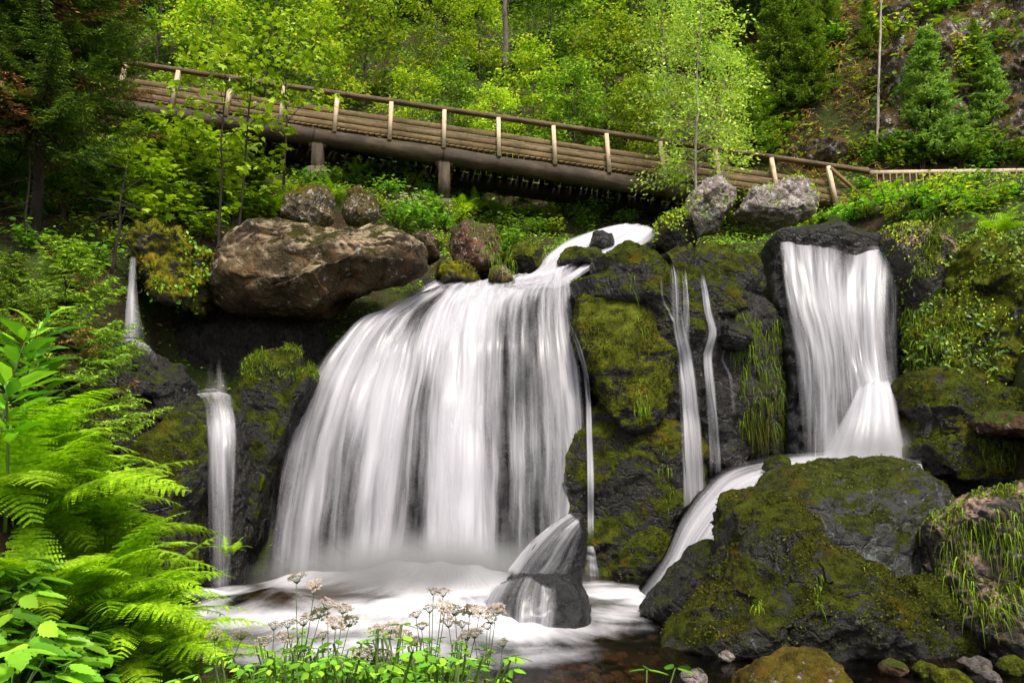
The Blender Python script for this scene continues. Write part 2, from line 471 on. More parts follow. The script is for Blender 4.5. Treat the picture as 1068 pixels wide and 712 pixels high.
M['rock_moss_pink'] = mat_rock('mossy_pink_topped_rock', (.008, .007, .006), (.024, .020, .016), (.07, .06, .05), moss=.45, rough=(.4, .8), lichen=.1,
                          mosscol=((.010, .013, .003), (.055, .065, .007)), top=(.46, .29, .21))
M['rock_yellow_moss'] = mat_rock('yellow_mossy_rock', (.02, .015, .01), (.05, .04, .03), (.1, .09, .07), moss=1.1, mosscol=((.05, .05, .004), (.22, .22, .010)))
M['rock_brown'] = mat_rock('brown_rock', (.016, .011, .005), (.066, .044, .018), (.165, .115, .055), moss=.36, lichen=.06, rough=(.6, .85), top=(.56, .42, .27), spec=.25, bump=1.0, rust=.35,  # top: pale stone plates, with sunlit tone put into the upward faces' colour
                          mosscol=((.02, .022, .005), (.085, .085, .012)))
M['rock_pale'] = mat_rock('pale_lichen_rock', (.11, .09, .08), (.33, .275, .25), (.55, .49, .46), moss=.22, lichen=.7, rough=(.7, .9), lichcol=(.62, .57, .55), spec=.2, scale=1.3, rust=.5, bump=.9)
M['rock_grey'] = mat_rock('grey_lichen_rock', (.009, .009, .008), (.022, .021, .019), (.065, .063, .060), moss=.58, lichen=.42, rough=(.3, .7), lichcol=(.12, .14, .14), mosscol=((.010, .013, .003), (.055, .065, .007)))
M['rock_fleck'] = mat_rock('flecked_mossy_rock', (.05, .04, .02), (.16, .12, .06), (.34, .28, .2), moss=.74, lichen=.7, rough=(.7, .9), lichcol=(.60, .55, .50), spec=.2, scale=2.2, mosscol=((.03, .022, .004), (.13, .10, .012)))
M['rock_red'] = mat_rock('rusty_lichen_rock', (.030, .016, .010), (.10, .052, .030), (.22, .15, .11), moss=.50, lichen=.35, rough=(.6, .9), lichcol=(.46, .40, .38), spec=.2, scale=1.4, rust=.5)
M['rock_cliff'] = mat_rock('hillside_rock', (.03, .022, .016), (.12, .085, .06), (.34, .29, .25), moss=.62, lichen=.70, rough=(.7, .9), scale=.6, lichcol=(.50, .48, .47), spec=.2, rust=.8,
                           mosscol=((.04, .03, .006), (.14, .105, .018)), bump=1.0)
M['pebble'] = mat_rock('stream_stone', (.05, .04, .03), (.13, .11, .10), (.30, .27, .25), moss=.1, rough=(.2, .5), scale=3)
M['wood_pale'] = mat_wood('pale_timber', (.34, .24, .15), (.58, .44, .30), (.74, .60, .45))
M['wood_rail'] = mat_wood('weathered_rail_timber', (.05, .032, .015), (.13, .085, .042), (.27, .19, .11), moss=.4)
M['wood_plank'] = mat_wood('brown_plank_timber', (.055, .034, .014), (.16, .105, .045), (.30, .21, .105), moss=.3)
M['wood_log'] = mat_wood('log_timber', (.018, .012, .007), (.055, .038, .022), (.14, .10, .062), grain=.4, moss=.3, bump=.7)
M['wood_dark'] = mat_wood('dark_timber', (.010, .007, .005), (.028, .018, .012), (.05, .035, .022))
M['stone_block'] = mat_plain('pier_stone', (.10, .07, .055), .9)
M['bark_dark'] = mat_bark('dark_bark', (.012, .010, .008), (.055, .042, .032))
M['bark_grey'] = mat_bark('grey_bark', (.06, .05, .04), (.17, .14, .115))
M['bark_birch'] = mat_bark('birch_bark', (.10, .085, .07), (.52, .46, .38), .6)
M['leaf_lime'] = mat_leaf('lime_leaf', (.040, .095, .006), (.120, .235, .012), (.27, .42, .020), trans=.42)
M['leaf_mid'] = mat_leaf('mid_green_leaf', (.025, .070, .008), (.080, .180, .014), (.19, .32, .025), trans=.42)
M['leaf_birch'] = mat_leaf('birch_leaf', (.060, .125, .018), (.130, .240, .030), (.25, .37, .07))
M['leaf_maple'] = mat_leaf('maple_leaf', (.060, .130, .008), (.150, .270, .012), (.24, .38, .020), trans=.42, gain=1.6)
M['leaf_dark'] = mat_leaf('dark_leaf', (.020, .060, .006), (.050, .125, .010), (.11, .20, .018))
M['needle_dark'] = mat_leaf('dark_needle', (.008, .024, .005), (.020, .050, .008), (.045, .090, .011), trans=.2, rough=.6, tip=(.13, .21, .014))
M['needle_mid'] = mat_leaf('green_needle', (.028, .070, .008), (.062, .130, .011), (.12, .20, .014), trans=.25, rough=.6, tip=(.22, .33, .02))
M['needle_pine'] = mat_leaf('soft_needle', (.045, .10, .018), (.095, .175, .030), (.17, .26, .055), trans=.25, rough=.6, tip=(.15, .26, .08))
M['needle_brown'] = mat_leaf('dead_needle', (.030, .014, .006), (.085, .040, .016), (.17, .09, .035), trans=.15, warm=1)
M['dry_grass'] = mat_leaf('dry_grass', (.14, .08, .025), (.28, .18, .06), (.42, .30, .12), trans=.3, gain=1.2, warm=1)
M['fern'] = mat_leaf('fern_frond', (.085, .20, .006), (.160, .315, .008), (.26, .43, .012), trans=.42, rough=.5, hue=.32, gain=1.7, warm=1.08)
M['herb'] = mat_leaf('herb_leaf', (.030, .105, .008), (.070, .195, .012), (.14, .30, .018), trans=.35, rough=.4, spec=.3)
M['grass'] = mat_leaf('grass_blade', (.075, .065, .015), (.075, .15, .008), (.16, .28, .013), trans=.4, gain=1.5)
M['moss_tuft'] = mat_leaf('moss_tuft', (.016, .022, .002), (.045, .058, .004), (.12, .14, .007), trans=.3, gain=1.0)
M['ivy'] = mat_leaf('ivy_leaf', (.012, .035, .005), (.040, .100, .009), (.13, .23, .016), trans=.25, rough=.35, spec=.4, gain=1.6)
M['stem'] = mat_plain('green_stem', (.07, .12, .02), .6)
M['stem_brown'] = mat_plain('brown_stem', (.06, .045, .02), .7)
M['petal'] = mat_leaf('pale_petal', (.40, .31, .28), (.58, .47, .42), (.72, .64, .57), trans=.45, hue=.1, gain=1, warm=1)
M['petal_white'] = mat_leaf('white_petal', (.60, .60, .55), (.70, .70, .66), (.80, .80, .76), trans=.3, hue=.05, gain=1, warm=1)

def mat_mist():
    m, nt = new_mat('spray_mist'); b = NB(nt)
    tc = b.n('ShaderNodeTexCoord'); P = tc.outputs['Object']
    ln = b.n('ShaderNodeVectorMath', operation='LENGTH'); b.l(P, ln.inputs[0])
    f = b.range(ln.outputs['Value'], 1.0, .15)
    v = b.n('ShaderNodeVolumePrincipled'); v.inputs['Color'].default_value = (.95, .95, .97, 1); v.inputs['Anisotropy'].default_value = .1
    b.setin(v.inputs['Density'], b.math('MULTIPLY', b.math('POWER', f, 1.5), b.math('ADD', b.math('MULTIPLY', b.noise(P, 2.2, 2), 6.0), 1.6)))
    o = b.n('ShaderNodeOutputMaterial'); b.l(v.outputs[0], o.inputs['Volume'])
    return m
M['mist'] = mat_mist()
# ------------------------------------------------------------------ terrain
def lerp(y, tab):
    return np.interp(y, [t[0] for t in tab], [t[1] for t in tab])

def tz(x, y, detail=True):
    x = np.atleast_1d(np.asarray(x, float)); y = np.atleast_1d(np.asarray(y, float))
    x, y = np.broadcast_arrays(x, y)
    base = lerp(y, [(-12, .9), (4.3, .80), (5.6, -.45), (13.8, -.5), (15.6, 3.4), (16.6, 4.55), (19, 6.7), (22, 7.7), (25, 8.5), (27.5, 10.2), (31, 13.6), (62, 43), (90, 72)])
    xl = lerp(y, [(-12, -.9), (3, -1.0), (5, -1.7), (6.5, -2.7), (8, -3.9), (11, -5.0), (14, -5.7), (15.5, -5.9), (17, -5.6), (19, -4.2), (21, -1.8), (23, -.4), (25, .5), (30, -1)])
    hl = lerp(y, [(-12, .5), (3, .8), (5, 2.1), (6.5, 3.0), (8, 3.3), (11, 3.9), (12.5, 4.8), (14, 5.4), (15.5, 2.8), (17, 2.1), (20, 1.9), (22, 1.5), (25, 1.6), (29, 1.6), (40, 0)])
    wl = lerp(y, [(3, 2.0), (8, 2.0), (11, 2.0), (14, 1.6), (17, 2.4), (25, 4), (40, 6)])
    L = sstep(0, 1, (xl - x) / wl) * hl + np.maximum(0, xl - wl - x) * lerp(y, [(3, .15), (14, .28), (19, .28), (23, .12), (25, .10), (40, .1)])
    xr = lerp(y, [(-12, 3.2), (4, 3.6), (6, 5.2), (8, 5.8), (10, 5.8), (12, 6.6), (14, 7.1), (17, 6.6), (20, 5.5), (25, 7.5), (32, 8)])
    hr = lerp(y, [(-12, 1), (5, 1.5), (8, 2.4), (10, 3.3), (12, 4.4), (14, 5.6), (16, 3.0), (19, .9), (25, 1.2), (30, 4.5), (45, 9)])
    R = sstep(0, 1, (x - xr) / lerp(y, [(8, 1.6), (14, 1.8), (25, 5), (40, 8)])) * hr + np.maximum(0, x - xr - 2) * lerp(y, [(3, .2), (14, .3), (25, .12), (40, .2)])
    z = base + L + R
    if detail:
        p = np.stack([x.ravel() * .45, y.ravel() * .45, np.zeros(x.size)], -1)
        amp = lerp(y, [(3, .10), (8, .14), (16, .22), (25, .35), (40, .9)])
        z = z + (fbm(p, 5) * 1.0).reshape(x.shape) * amp
    return z

def tz1(x, y): return float(tz(x, y)[0])

def build_terrain():
    xs = np.concatenate([np.arange(-48, -12, 1.0), np.arange(-12, 12.01, .16), np.arange(13, 48.1, 1.0)])
    ys = np.concatenate([np.arange(-12, 2, .6), np.arange(2, 30, .16), np.arange(30, 92, .8)])
    Xg, Yg = np.meshgrid(xs, ys)
    Z = tz(Xg, Yg)
    V = np.stack([Xg, Yg, Z], -1).reshape(-1, 3)
    nx, ny = len(xs), len(ys)
    i = (np.arange(ny - 1)[:, None] * nx + np.arange(nx - 1)[None]).ravel()
    F = np.stack([i, i + 1, i + nx + 1, i + nx], -1)
    o = obj('terrain', make_mesh('terrain', V, F, M['ground'], True))
    tag(o, 'mossy brown forest floor rising from the stream banks to the steep wooded hillside', 'ground', kind='structure')
build_terrain()

# ------------------------------------------------------------------ rocks from a measured outline, a depth and a thickness
_ico = {}
def ico(sub):
    if sub not in _ico:
        bm = bmesh.new(); bmesh.ops.create_icosphere(bm, subdivisions=sub, radius=1)
        _ico[sub] = (np.array([v.co[:] for v in bm.verts]), np.array([[v.index for v in f.verts] for f in bm.faces]))
        bm.free()
    return _ico[sub]

def grid_normals(V, F):
    n = np.zeros_like(V); a = np.cross(V[F[:, 1]] - V[F[:, 0]], V[F[:, 2]] - V[F[:, 0]])
    for k in range(3): np.add.at(n, F[:, k], a)
    return nrm(n)

def boulder(name, label, cat, outline, Y, thick, mat, seed, pw=2.6, amp=.10, freq=1.2, chisel=7, sub=6, lean=0.0, strata=0.0, group=None, flat=.0, parent=None, yaw=0.0, oct_=5, facet=.75, smooth=True):
    rng = np.random.default_rng(seed)
    pts = np.array([W(px, py, Y) for px, py in outline])[:, [0, 2]]
    c = (pts.max(0) + pts.min(0)) / 2
    q = pts - c
    q = np.concatenate([q, q[:1]])
    dense = np.concatenate([np.linspace(q[k], q[k + 1], 24, endpoint=False) for k in range(len(q) - 1)])
    th = np.arctan2(dense[:, 1], dense[:, 0]); r = np.hypot(dense[:, 0], dense[:, 1])
    o = np.argsort(th); th, r = th[o], r[o]
    tt = np.linspace(-PI, PI, 361)[:-1]
    R = np.interp(tt, th, r, period=2 * PI)
    ker = np.hanning(13); ker /= ker.sum()
    R = np.convolve(np.concatenate([R[-6:], R, R[:6]]), ker, 'valid')
    S, F = ico(sub)
    d = S.copy()
    for k in range(chisel):                                   # flat broken faces
        n = rng.normal(size=3); n[1] -= .6; n /= np.linalg.norm(n)
        h = rng.uniform(.62, .88)
        s = d @ n - h
        d -= np.where(s > 0, s * .8, 0)[:, None] * n
    rr = np.linalg.norm(d, axis=1)
    u = d / rr[:, None]
    cp = np.hypot(u[:, 0], u[:, 2]); a = np.arctan2(u[:, 2], u[:, 0])
    rad = np.interp(a, tt, R, period=2 * PI)
    e = 2.0 / pw
    rho = cp ** e * (.15 + .85 * rr) ; s = np.sign(u[:, 1]) * np.abs(u[:, 1]) ** e * rr
    V = np.stack([c[0] + rad * rho * np.cos(a), Y + thick * s, c[1] + rad * rho * np.sin(a)], -1)
    V[:, 1] += lean * (V[:, 2] - c[1]) + yaw * (V[:, 0] - c[0])
    size = float(np.median(R))
    N = grid_normals(V, F)
    P = V + seed * 3.7
    disp = fbm(P * freq / max(size, .3), oct_) * amp * size
    disp += fbm(P * freq * 2.2 / max(size, .3), 4, ridged=True) * amp * .25 * size
    Pw = P + .25 * size * np.stack([fbm(P / size * 1.5 + k * 9, 2) for k in range(3)], -1)
    disp += (facets(Pw * 2.1 / size, seed) * .55 + facets(Pw * 4.6 / size, seed + 3) * .26 + facets(Pw * 10 / size, seed + 5) * .10) * amp * facet * size
    if strata:
        w = perlin(np.stack([P[:, 0] * .5, P[:, 1] * .5, P[:, 2] * 2.2], -1) / max(size, .3) * 1.6)
        disp += np.where(w > .08, 1, -1) * sstep(.02, .16, np.abs(w - .08)) * strata * size
    V = V + N * disp[:, None]
    base = np.array([c[0], Y, V[:, 2].min()])
    ob = obj(name, make_mesh(name, V - base, F, mat, smooth), parent, base if parent is None else None)
    if label: tag(ob, label, cat, group)
    ob['_n'] = seed
    return ob

def surf_points(o, n, rng, minz=-1, front=None):
    """random points with normals on an object's mesh (world space)"""
    me = o.data; nv = len(me.vertices); npl = len(me.polygons)
    co = np.empty(nv * 3, np.float32); me.vertices.foreach_get('co', co); co = co.reshape(-1, 3)
    ctr = np.empty(npl * 3, np.float32); me.polygons.foreach_get('center', ctr); ctr = ctr.reshape(-1, 3)
    no = np.empty(npl * 3, np.float32); me.polygons.foreach_get('normal', no); no = no.reshape(-1, 3)
    ar = np.empty(npl, np.float32); me.polygons.foreach_get('area', ar)
    ok = no[:, 2] > minz
    if front is not None: ok &= no[:, 1] < front
    idx = np.where(ok)[0]
    pr = ar[idx] / ar[idx].sum()
    k = rng.choice(idx, n, p=pr)
    return ctr[k] + np.array(o.location), no[k]

B = {}
M['rock_sheen'] = mat_rock('bare_wet_rock', (.005, .005, .005), (.013, .012, .013), (.042, .040, .043), moss=-.1, rough=(.16, .45), spec=.4, bump=.6)
WATERSTONE = 'stones in the shallow water'
# left: the big brown boulder and its neighbours
B['big_left'] = boulder('boulder', 'big brown flat-topped boulder overhanging the dark hollow left of the main waterfall', 'boulder',
    [(211, 262), (220, 238), (246, 224), (286, 217), (320, 228), (360, 231), (400, 236), (428, 246), (444, 264), (446, 284), (425, 298), (392, 306), (368, 322), (342, 343), (310, 349), (275, 346), (240, 333), (216, 304)],
    15.6, 1.5, M['rock_brown'], 11, pw=3.2, amp=.055, chisel=18, strata=.025, lean=.15, sub=7, facet=1.3, smooth=False)
B['mossy_top'] = boulder('boulder', 'small mossy boulder perched on the big brown boulder below the first bridge pier', 'boulder',
    [(290, 230), (297, 212), (318, 199), (342, 197), (353, 208), (354, 232), (320, 240)], 17.8, .7, M['rock_fleck'], 12, sub=6)
B['mossy_back'] = boulder('boulder', 'dark boulder with an orange mossy cap beside the white flowers', 'boulder',
    [(358, 225), (364, 200), (380, 194), (394, 206), (398, 226), (388, 236), (364, 236)], 18.6, .6, M['rock_fleck'], 13)
B['gap'] = boulder('boulder', 'small rounded brown boulder squeezed between big brown boulder and rusty boulder', 'boulder',
    [(432, 262), (434, 246), (448, 238), (458, 250), (459, 268), (446, 276)], 17.0, .5, M['rock_brown'], 14)
B['rusty'] = boulder('boulder', 'rusty boulder with pale lichen top and hanging green plants above the main waterfall', 'boulder',
    [(468, 262), (472, 240), (490, 233), (515, 235), (520, 250), (520, 275), (505, 288), (480, 286)], 17.6, .7, M['rock_red'], 15)
B['mossy_lip'] = boulder('boulder', 'low yellow-mossy boulder at the lip of the main waterfall beside the big brown boulder', 'boulder',
    [(450, 290), (455, 276), (470, 270), (490, 276), (500, 290), (490, 300), (462, 300)], 16.8, .5, M['rock_yellow_moss'], 16)
B['lip_brown'] = boulder('boulder', 'little orange-brown rock at the water edge on the lip of main waterfall', 'boulder',
    [(508, 294), (512, 282), (524, 277), (534, 284), (540, 296), (525, 302)], 16.7, .35, M['rock_brown'], 17)
B['bank_dark'] = boulder('boulder', 'dark mossy boulder on the left edge of the upper stream', 'boulder',
    [(525, 285), (532, 262), (552, 250), (566, 262), (560, 282), (545, 294)], 17.6, .6, M['rock_moss'], 117)
# upper stream rocks
B['stream_mid'] = boulder('boulder', 'dark mossy rock splitting the upper stream into two channels', 'boulder',
    [(580, 276), (588, 262), (605, 257), (624, 259), (630, 268), (618, 280), (595, 284)], 17.4, .7, M['rock_wet_moss'], 18)
B['stream_top'] = boulder('boulder', 'small black wet rock in the white water at the top of upper stream', 'boulder',
    [(614, 258), (617, 244), (628, 240), (638, 245), (642, 258), (628, 264)], 18.2, .4, M['rock_wet'], 19)
B['top_right'] = boulder('boulder', 'dark boulder with mossy cap right of the upper stream under the bridge', 'boulder',
    [(680, 262), (682, 235), (700, 222), (722, 228), (728, 255), (715, 272), (690, 272)], 18.8, .7, M['rock_wet_moss'], 20)
B['pale_one'] = boulder('boulder', 'upright pale lichen boulder in front of the bridge log', 'boulder',
    [(712, 238), (714, 205), (730, 188), (748, 186), (763, 200), (762, 225), (750, 246), (725, 250)], 18.6, .7, M['rock_pale'], 21, amp=.13, chisel=9)
B['pale_two'] = boulder('boulder', 'wide pale lichen boulder right of the upright pale boulder', 'boulder',
    [(770, 222), (782, 200), (812, 190), (840, 188), (852, 206), (844, 226), (822, 238), (792, 236)], 18.4, .8, M['rock_pale'], 22, amp=.13, chisel=9)
# central cliff
B['cliff_back'] = boulder('cliff_rock', 'dark rounded rock slab capping the middle cliff between the two waterfalls', 'rock face',
    [(596, 300), (612, 274), (640, 257), (668, 253), (720, 258), (770, 256), (800, 266), (816, 300), (818, 345), (800, 372), (760, 352), (715, 312), (690, 290), (640, 330), (606, 330)],
    15.1, 1.3, M['rock_wet_moss'], 23, pw=3.0, amp=.06, chisel=5, sub=7, strata=.012, facet=.45)
B['cliff_left'] = boulder('cliff_rock', 'green-brown mossy rock face right beside the main waterfall', 'rock face',
    [(600, 320), (612, 296), (636, 282), (668, 280), (690, 300), (704, 345), (704, 410), (690, 450), (655, 470), (624, 460), (606, 420), (598, 370)],
    14.75, .95, M['rock_moss'], 24, pw=3.0, amp=.07, chisel=6, strata=.015, sub=7, lean=.10, facet=.4)
B['cliff_mid'] = boulder('cliff_rock', 'dark wet rock wall behind the thin twin strands of water', 'rock face',
    [(670, 330), (690, 290), (760, 300), (815, 330), (842, 380), (845, 470), (830, 530), (760, 560), (690, 540), (665, 450)],
    15.2, 1.05, M['rock_wet'], 25, pw=3.6, amp=.08, chisel=8, strata=.025, sub=7)
B['cliff_low'] = boulder('cliff_rock', 'shaded black lower cliff with moss strands above the calm pool corner', 'rock face',
    [(588, 470), (604, 420), (660, 420), (720, 430), (750, 480), (745, 560), (730, 640), (660, 660), (605, 650), (585, 560)],
    14.9, 1.15, M['rock_wet_moss'], 26, pw=3.2, amp=.08, chisel=7, strata=.02, sub=7, facet=.5)
B['cliff_foot'] = boulder('boulder', 'low mossy rock ledge at the foot of the middle cliff', 'boulder',
    [(622, 600), (640, 560), (680, 545), (712, 555), (722, 600), (710, 640), (640, 645)], 14.1, .55, M['rock_wet_moss'], 27)
B['knob'] = boulder('boulder', 'smooth grey knob of rock jutting out beside the thin strands of water', 'boulder',
    [(742, 352), (750, 338), (766, 334), (780, 342), (783, 356), (770, 366), (750, 364)], 14.2, .45, M['rock_wet'], 28, amp=.06, chisel=5)
# behind the right waterfall
B['right_dome'] = boulder('cliff_rock', 'dark rounded rock dome under the right-hand waterfall', 'rock face',
    [(800, 290), (806, 255), (830, 238), (862, 234), (890, 242), (915, 246), (938, 254), (952, 300), (958, 370), (960, 450), (950, 520), (860, 540), (826, 500), (812, 400)],
    15.6, 1.25, M['rock_wet'], 29, pw=3.4, amp=.07, chisel=5, strata=.03, sub=7)
B['right_shoulder'] = boulder('cliff_rock', 'mossy rock shoulder right of the right-hand waterfall with a pink bare ledge', 'rock face',
    [(915, 260), (925, 238), (955, 234), (985, 240), (1002, 258), (985, 300), (968, 350), (966, 420), (945, 430), (936, 330)],
    14.8, .9, M['rock_moss_pink'], 30, amp=.10, chisel=8, sub=7)
B['right_cliff'] = boulder('cliff_rock', 'tall ivy-covered cliff on the right bank of the falls', 'rock face',
    [(955, 350), (985, 280), (1010, 245), (1060, 232), (1130, 240), (1150, 330), (1140, 440), (1080, 460), (1010, 440), (962, 420)],
    13.6, 1.3, M['rock_moss'], 31, pw=3.2, amp=.12, chisel=8, sub=7, lean=.25)
B['right_low'] = boulder('cliff_rock', 'dark lower cliff with a rusty ledge behind the grassy right boulder', 'rock face',
    [(940, 460), (955, 400), (1000, 385), (1060, 400), (1130, 420), (1140, 520), (1090, 570), (1000, 570), (955, 530)],
    12.9, 1.1, M['rock_wet_moss'], 32, pw=3.2, amp=.11, chisel=9, strata=.05, sub=7)
B['rust_ledge'] = boulder('boulder', 'flat rusty pink rock plate lying on the dark lower cliff at right', 'boulder',
    [(1010, 440), (1030, 428), (1068, 430), (1100, 440), (1095, 456), (1050, 458), (1018, 452)], 11.9, .5, M['rock_red'], 33)
# foreground right
B['grey_back'] = boulder('boulder', 'big dark grey lichen boulder behind the mossy boulder, water curling over its top', 'boulder',
    [(772, 560), (790, 510), (820, 488), (870, 477), (930, 474), (952, 486), (985, 520), (985, 560), (960, 610), (940, 650), (850, 660), (790, 640)],
    10.9, 1.2, M['rock_grey'], 34, pw=2.8, amp=.08, chisel=7, sub=7)
B['moss_front'] = boulder('boulder', 'huge green-brown mossy boulder standing in the pool at right', 'boulder',
    [(664, 672), (690, 648), (722, 618), (740, 575), (756, 520), (778, 506), (820, 500), (846, 510), (862, 545), (890, 570), (930, 600), (965, 630), (984, 665), (975, 700), (900, 716), (780, 716), (700, 696)],
    9.7, 1.35, M['rock_moss_dark'], 35, pw=2.5, amp=.08, chisel=13, sub=7, lean=.35, facet=1.2)
B['grey_wedge'] = boulder('boulder', 'grey wet wedge of rock between the water chute and huge mossy boulder', 'boulder',
    [(668, 640), (690, 612), (715, 586), (738, 560), (752, 575), (742, 610), (715, 645), (685, 655)], 10.7, .6, M['rock_wet'], 36, chisel=8)
B['chute_stone'] = boulder('boulder', 'small dark stone poking out of the water above the chute', 'boulder',
    [(795, 490), (800, 478), (812, 473), (822, 478), (824, 490), (810, 496)], 12.6, .25, M['rock_wet_moss'], 37, sub=5)
B['grass_right'] = boulder('boulder', 'mossy boulder with pinkish top and long hanging grass at the right edge', 'boulder',
    [(974, 600), (978, 560), (995, 522), (1018, 503), (1060, 500), (1110, 508), (1140, 560), (1140, 650), (1090, 690), (1010, 680), (980, 650)],
    9.4, 1.1, M['rock_moss_pink'], 38, amp=.10, chisel=7, sub=7, lean=.2)
B['gap_right'] = boulder('boulder', 'dark mossy rock filling the gap left of the grassy boulder', 'boulder',
    [(940, 640), (950, 606), (975, 600), (1000, 630), (1020, 660), (1010, 690), (960, 690)], 9.3, .5, M['rock_wet_moss'], 39)
B['bottom'] = boulder('boulder', 'yellow-brown mossy boulder with white lichen flecks at the bottom edge', 'boulder',
    [(755, 740), (775, 706), (800, 690), (828, 681), (858, 683), (885, 696), (905, 714), (920, 745), (840, 800)], 7.1, .55, M['rock_fleck'], 40, amp=.10)
# rocks in the pool under the main fall
B['wet_point'] = boulder('boulder', 'pointed black wet rock with a film of water at foot of main waterfall', 'boulder',
    [(528, 606), (545, 580), (570, 555), (592, 537), (606, 534), (610, 560), (608, 600), (604, 622), (560, 626)], 12.0, .8, M['rock_sheen'], 41, pw=2.6, amp=.06, chisel=6)
B['wet_low'] = boulder('boulder', 'low black wet rock in front of the pointed rock, white water around it', 'boulder',
    [(500, 640), (520, 612), (545, 601), (575, 598), (600, 604), (613, 620), (615, 645), (600, 664), (560, 672), (515, 664)], 10.7, .85, M['rock_sheen'], 42, pw=2.6, amp=.06, chisel=6)
# left cascade rocks
B['left_shelf'] = boulder('cliff_rock', 'black stepped rock shelf below the thin left waterfall', 'rock face',
    [(108, 400), (112, 362), (140, 352), (165, 368), (190, 395), (205, 430), (216, 470), (218, 530), (180, 560), (120, 540), (105, 460)],
    13.6, 1.0, M['rock_wet'], 43, amp=.11, chisel=9, strata=.05, sub=7)
B['left_shelf_low'] = boulder('boulder', 'lower black mossy rock beside the small left cascade', 'boulder',
    [(120, 470), (150, 440), (195, 432), (215, 450), (220, 520), (214, 600), (160, 620), (115, 560)], 12.8, .8, M['rock_wet_moss'], 44, amp=.10, chisel=8)
B['left_hollow'] = boulder('cliff_rock', 'black rock back wall of the hollow under the big brown boulder', 'rock face',
    [(140, 320), (160, 290), (230, 285), (330, 310), (345, 360), (330, 420), (250, 440), (180, 430), (145, 380)], 16.4, .9, M['rock_wet'], 45, amp=.10, chisel=6)
B['cascade_step'] = boulder('boulder', 'dark wet rock step that the small left cascade drops over', 'boulder',
    [(196, 440), (205, 414), (240, 412), (258, 420), (262, 470), (258, 560), (250, 620), (205, 620), (200, 520)], 13.6, .7, M['rock_wet'], 46, amp=.08)
B['grass_ledge'] = boulder('cliff_rock', 'dark rock with grassy green top between the small cascade and main waterfall', 'rock face',
    [(246, 460), (252, 400), (262, 366), (290, 352), (325, 350), (345, 352), (338, 385), (312, 415), (296, 470), (280, 560), (270, 625), (245, 622), (240, 540)],
    14.4, .9, M['rock_wet_moss'], 47, amp=.09, chisel=7, sub=7)
B['moss_mound'] = boulder('boulder', 'bright yellow mossy mound beside the top of the thin left waterfall', 'boulder',
    [(142, 275), (150, 250), (172, 236), (198, 240), (216, 262), (220, 296), (205, 330), (185, 316), (168, 300), (150, 292)], 14.9, .9, M['rock_yellow_moss'], 48, amp=.24, pw=3.2, chisel=9)
B['bank_grey'] = boulder('boulder', 'pale grey rock half hidden in leaves under the left end of the bridge', 'boulder',
    [(150, 158), (158, 142), (172, 138), (186, 148), (184, 160), (165, 164)], 22.5, .7, M['rock_pale'], 49)
# lone stones in the shallow water, lower right
for (px, py, s, lab, mt, sd) in [
    (724, 706, 13, 'pinkish-white flat stone alone near the bottom edge left of the lichen boulder', 'rock_pale', 60),
    (892, 672, 12, 'pale broken stone against the foot of the huge mossy boulder', 'rock_pale', 61),
    (932, 697, 12, 'pinkish stone in the brown shallows right of the lichen boulder', 'rock_red', 62),
    (966, 698, 13, 'round stone with bright yellow moss in the brown shallows', 'rock_moss', 63),
    (990, 708, 17, 'mossy brown stone cut by the bottom edge in the shallows', 'rock_moss', 64),
    (1022, 694, 13, 'flat dark stone just breaking the brown water near right edge', 'pebble', 65),
    (1058, 696, 15, 'mossy stone at the right edge in front of the grassy boulder', 'rock_moss', 66),
    (1034, 706, 10, 'small grey stone near the bottom right corner', 'pebble', 67),
    (1008, 690, 8, 'tiny grey stone behind the mossy stones of the shallows', 'pebble', 167),
    (758, 684, 8, 'tiny pale stone touching the left foot of the huge mossy boulder', 'rock_pale', 68)]:
    r_ = np.random.default_rng(sd); k = ray(px, py); Yd = -2.25 * k[1] / k[2]
    a = np.linspace(0, 2 * PI, 9)[:-1]
    ol = [(px + s * 1.15 * math.cos(t) * r_.uniform(.85, 1.15), py - s * .75 * math.sin(t) * r_.uniform(.85, 1.15)) for t in a]
    boulder('stone', lab, 'stone', ol, Yd, s / FPX * Yd * 1.0, M[mt], sd, sub=5, amp=.10, group=WATERSTONE)

def hit(px, py, y0=2.5, y1=80.0):
    """where the sight line through a photo point meets the ground"""
    r = ray(px, py); Y = np.arange(y0, y1, .05)
    p = CAM[None] + r[None] * (Y / r[1])[:, None]
    below = p[:, 2] < tz(p[:, 0], p[:, 1])
    k = int(np.argmax(below)) if below.any() else len(Y) - 1
    return p[k]
def ground(px, Y):
    x = X(px, 356, Y); return np.array([x, Y, tz1(x, Y)])
# ------------------------------------------------------------------ water
def cr(P, n):
    """Catmull-Rom resample (m,...) -> (n,...)"""
    P = np.asarray(P, float); m = len(P)
    E = np.concatenate([[2 * P[0] - P[1]], P, [2 * P[-1] - P[-2]]])
    t = np.linspace(0, m - 1 - 1e-6, n); i = t.astype(int); f = (t - i).reshape((-1,) + (1,) * (P.ndim - 1))
    a, b, c, d = E[i], E[i + 1], E[i + 2], E[i + 3]
    return .5 * (2 * b + (c - a) * f + (2 * a - 5 * b + 4 * c - d) * f ** 2 + (3 * b - a - 3 * c + d) * f ** 3)

def loft(cols, nu, nv):
    """cols: K flow lines of M (px,py,Y[,dens]) -> points (nu,nv,3), dens (nu,nv)"""
    A = np.array([[(*W(p[0], p[1], p[2]), p[3] if len(p) > 3 else 1.0) for p in c] for c in cols])
    A = cr(A, nu)                       # across
    A = np.swapaxes(cr(np.swapaxes(A, 0, 1), nv), 0, 1)
    return A[..., :3], np.clip(A[..., 3], 0, 1)

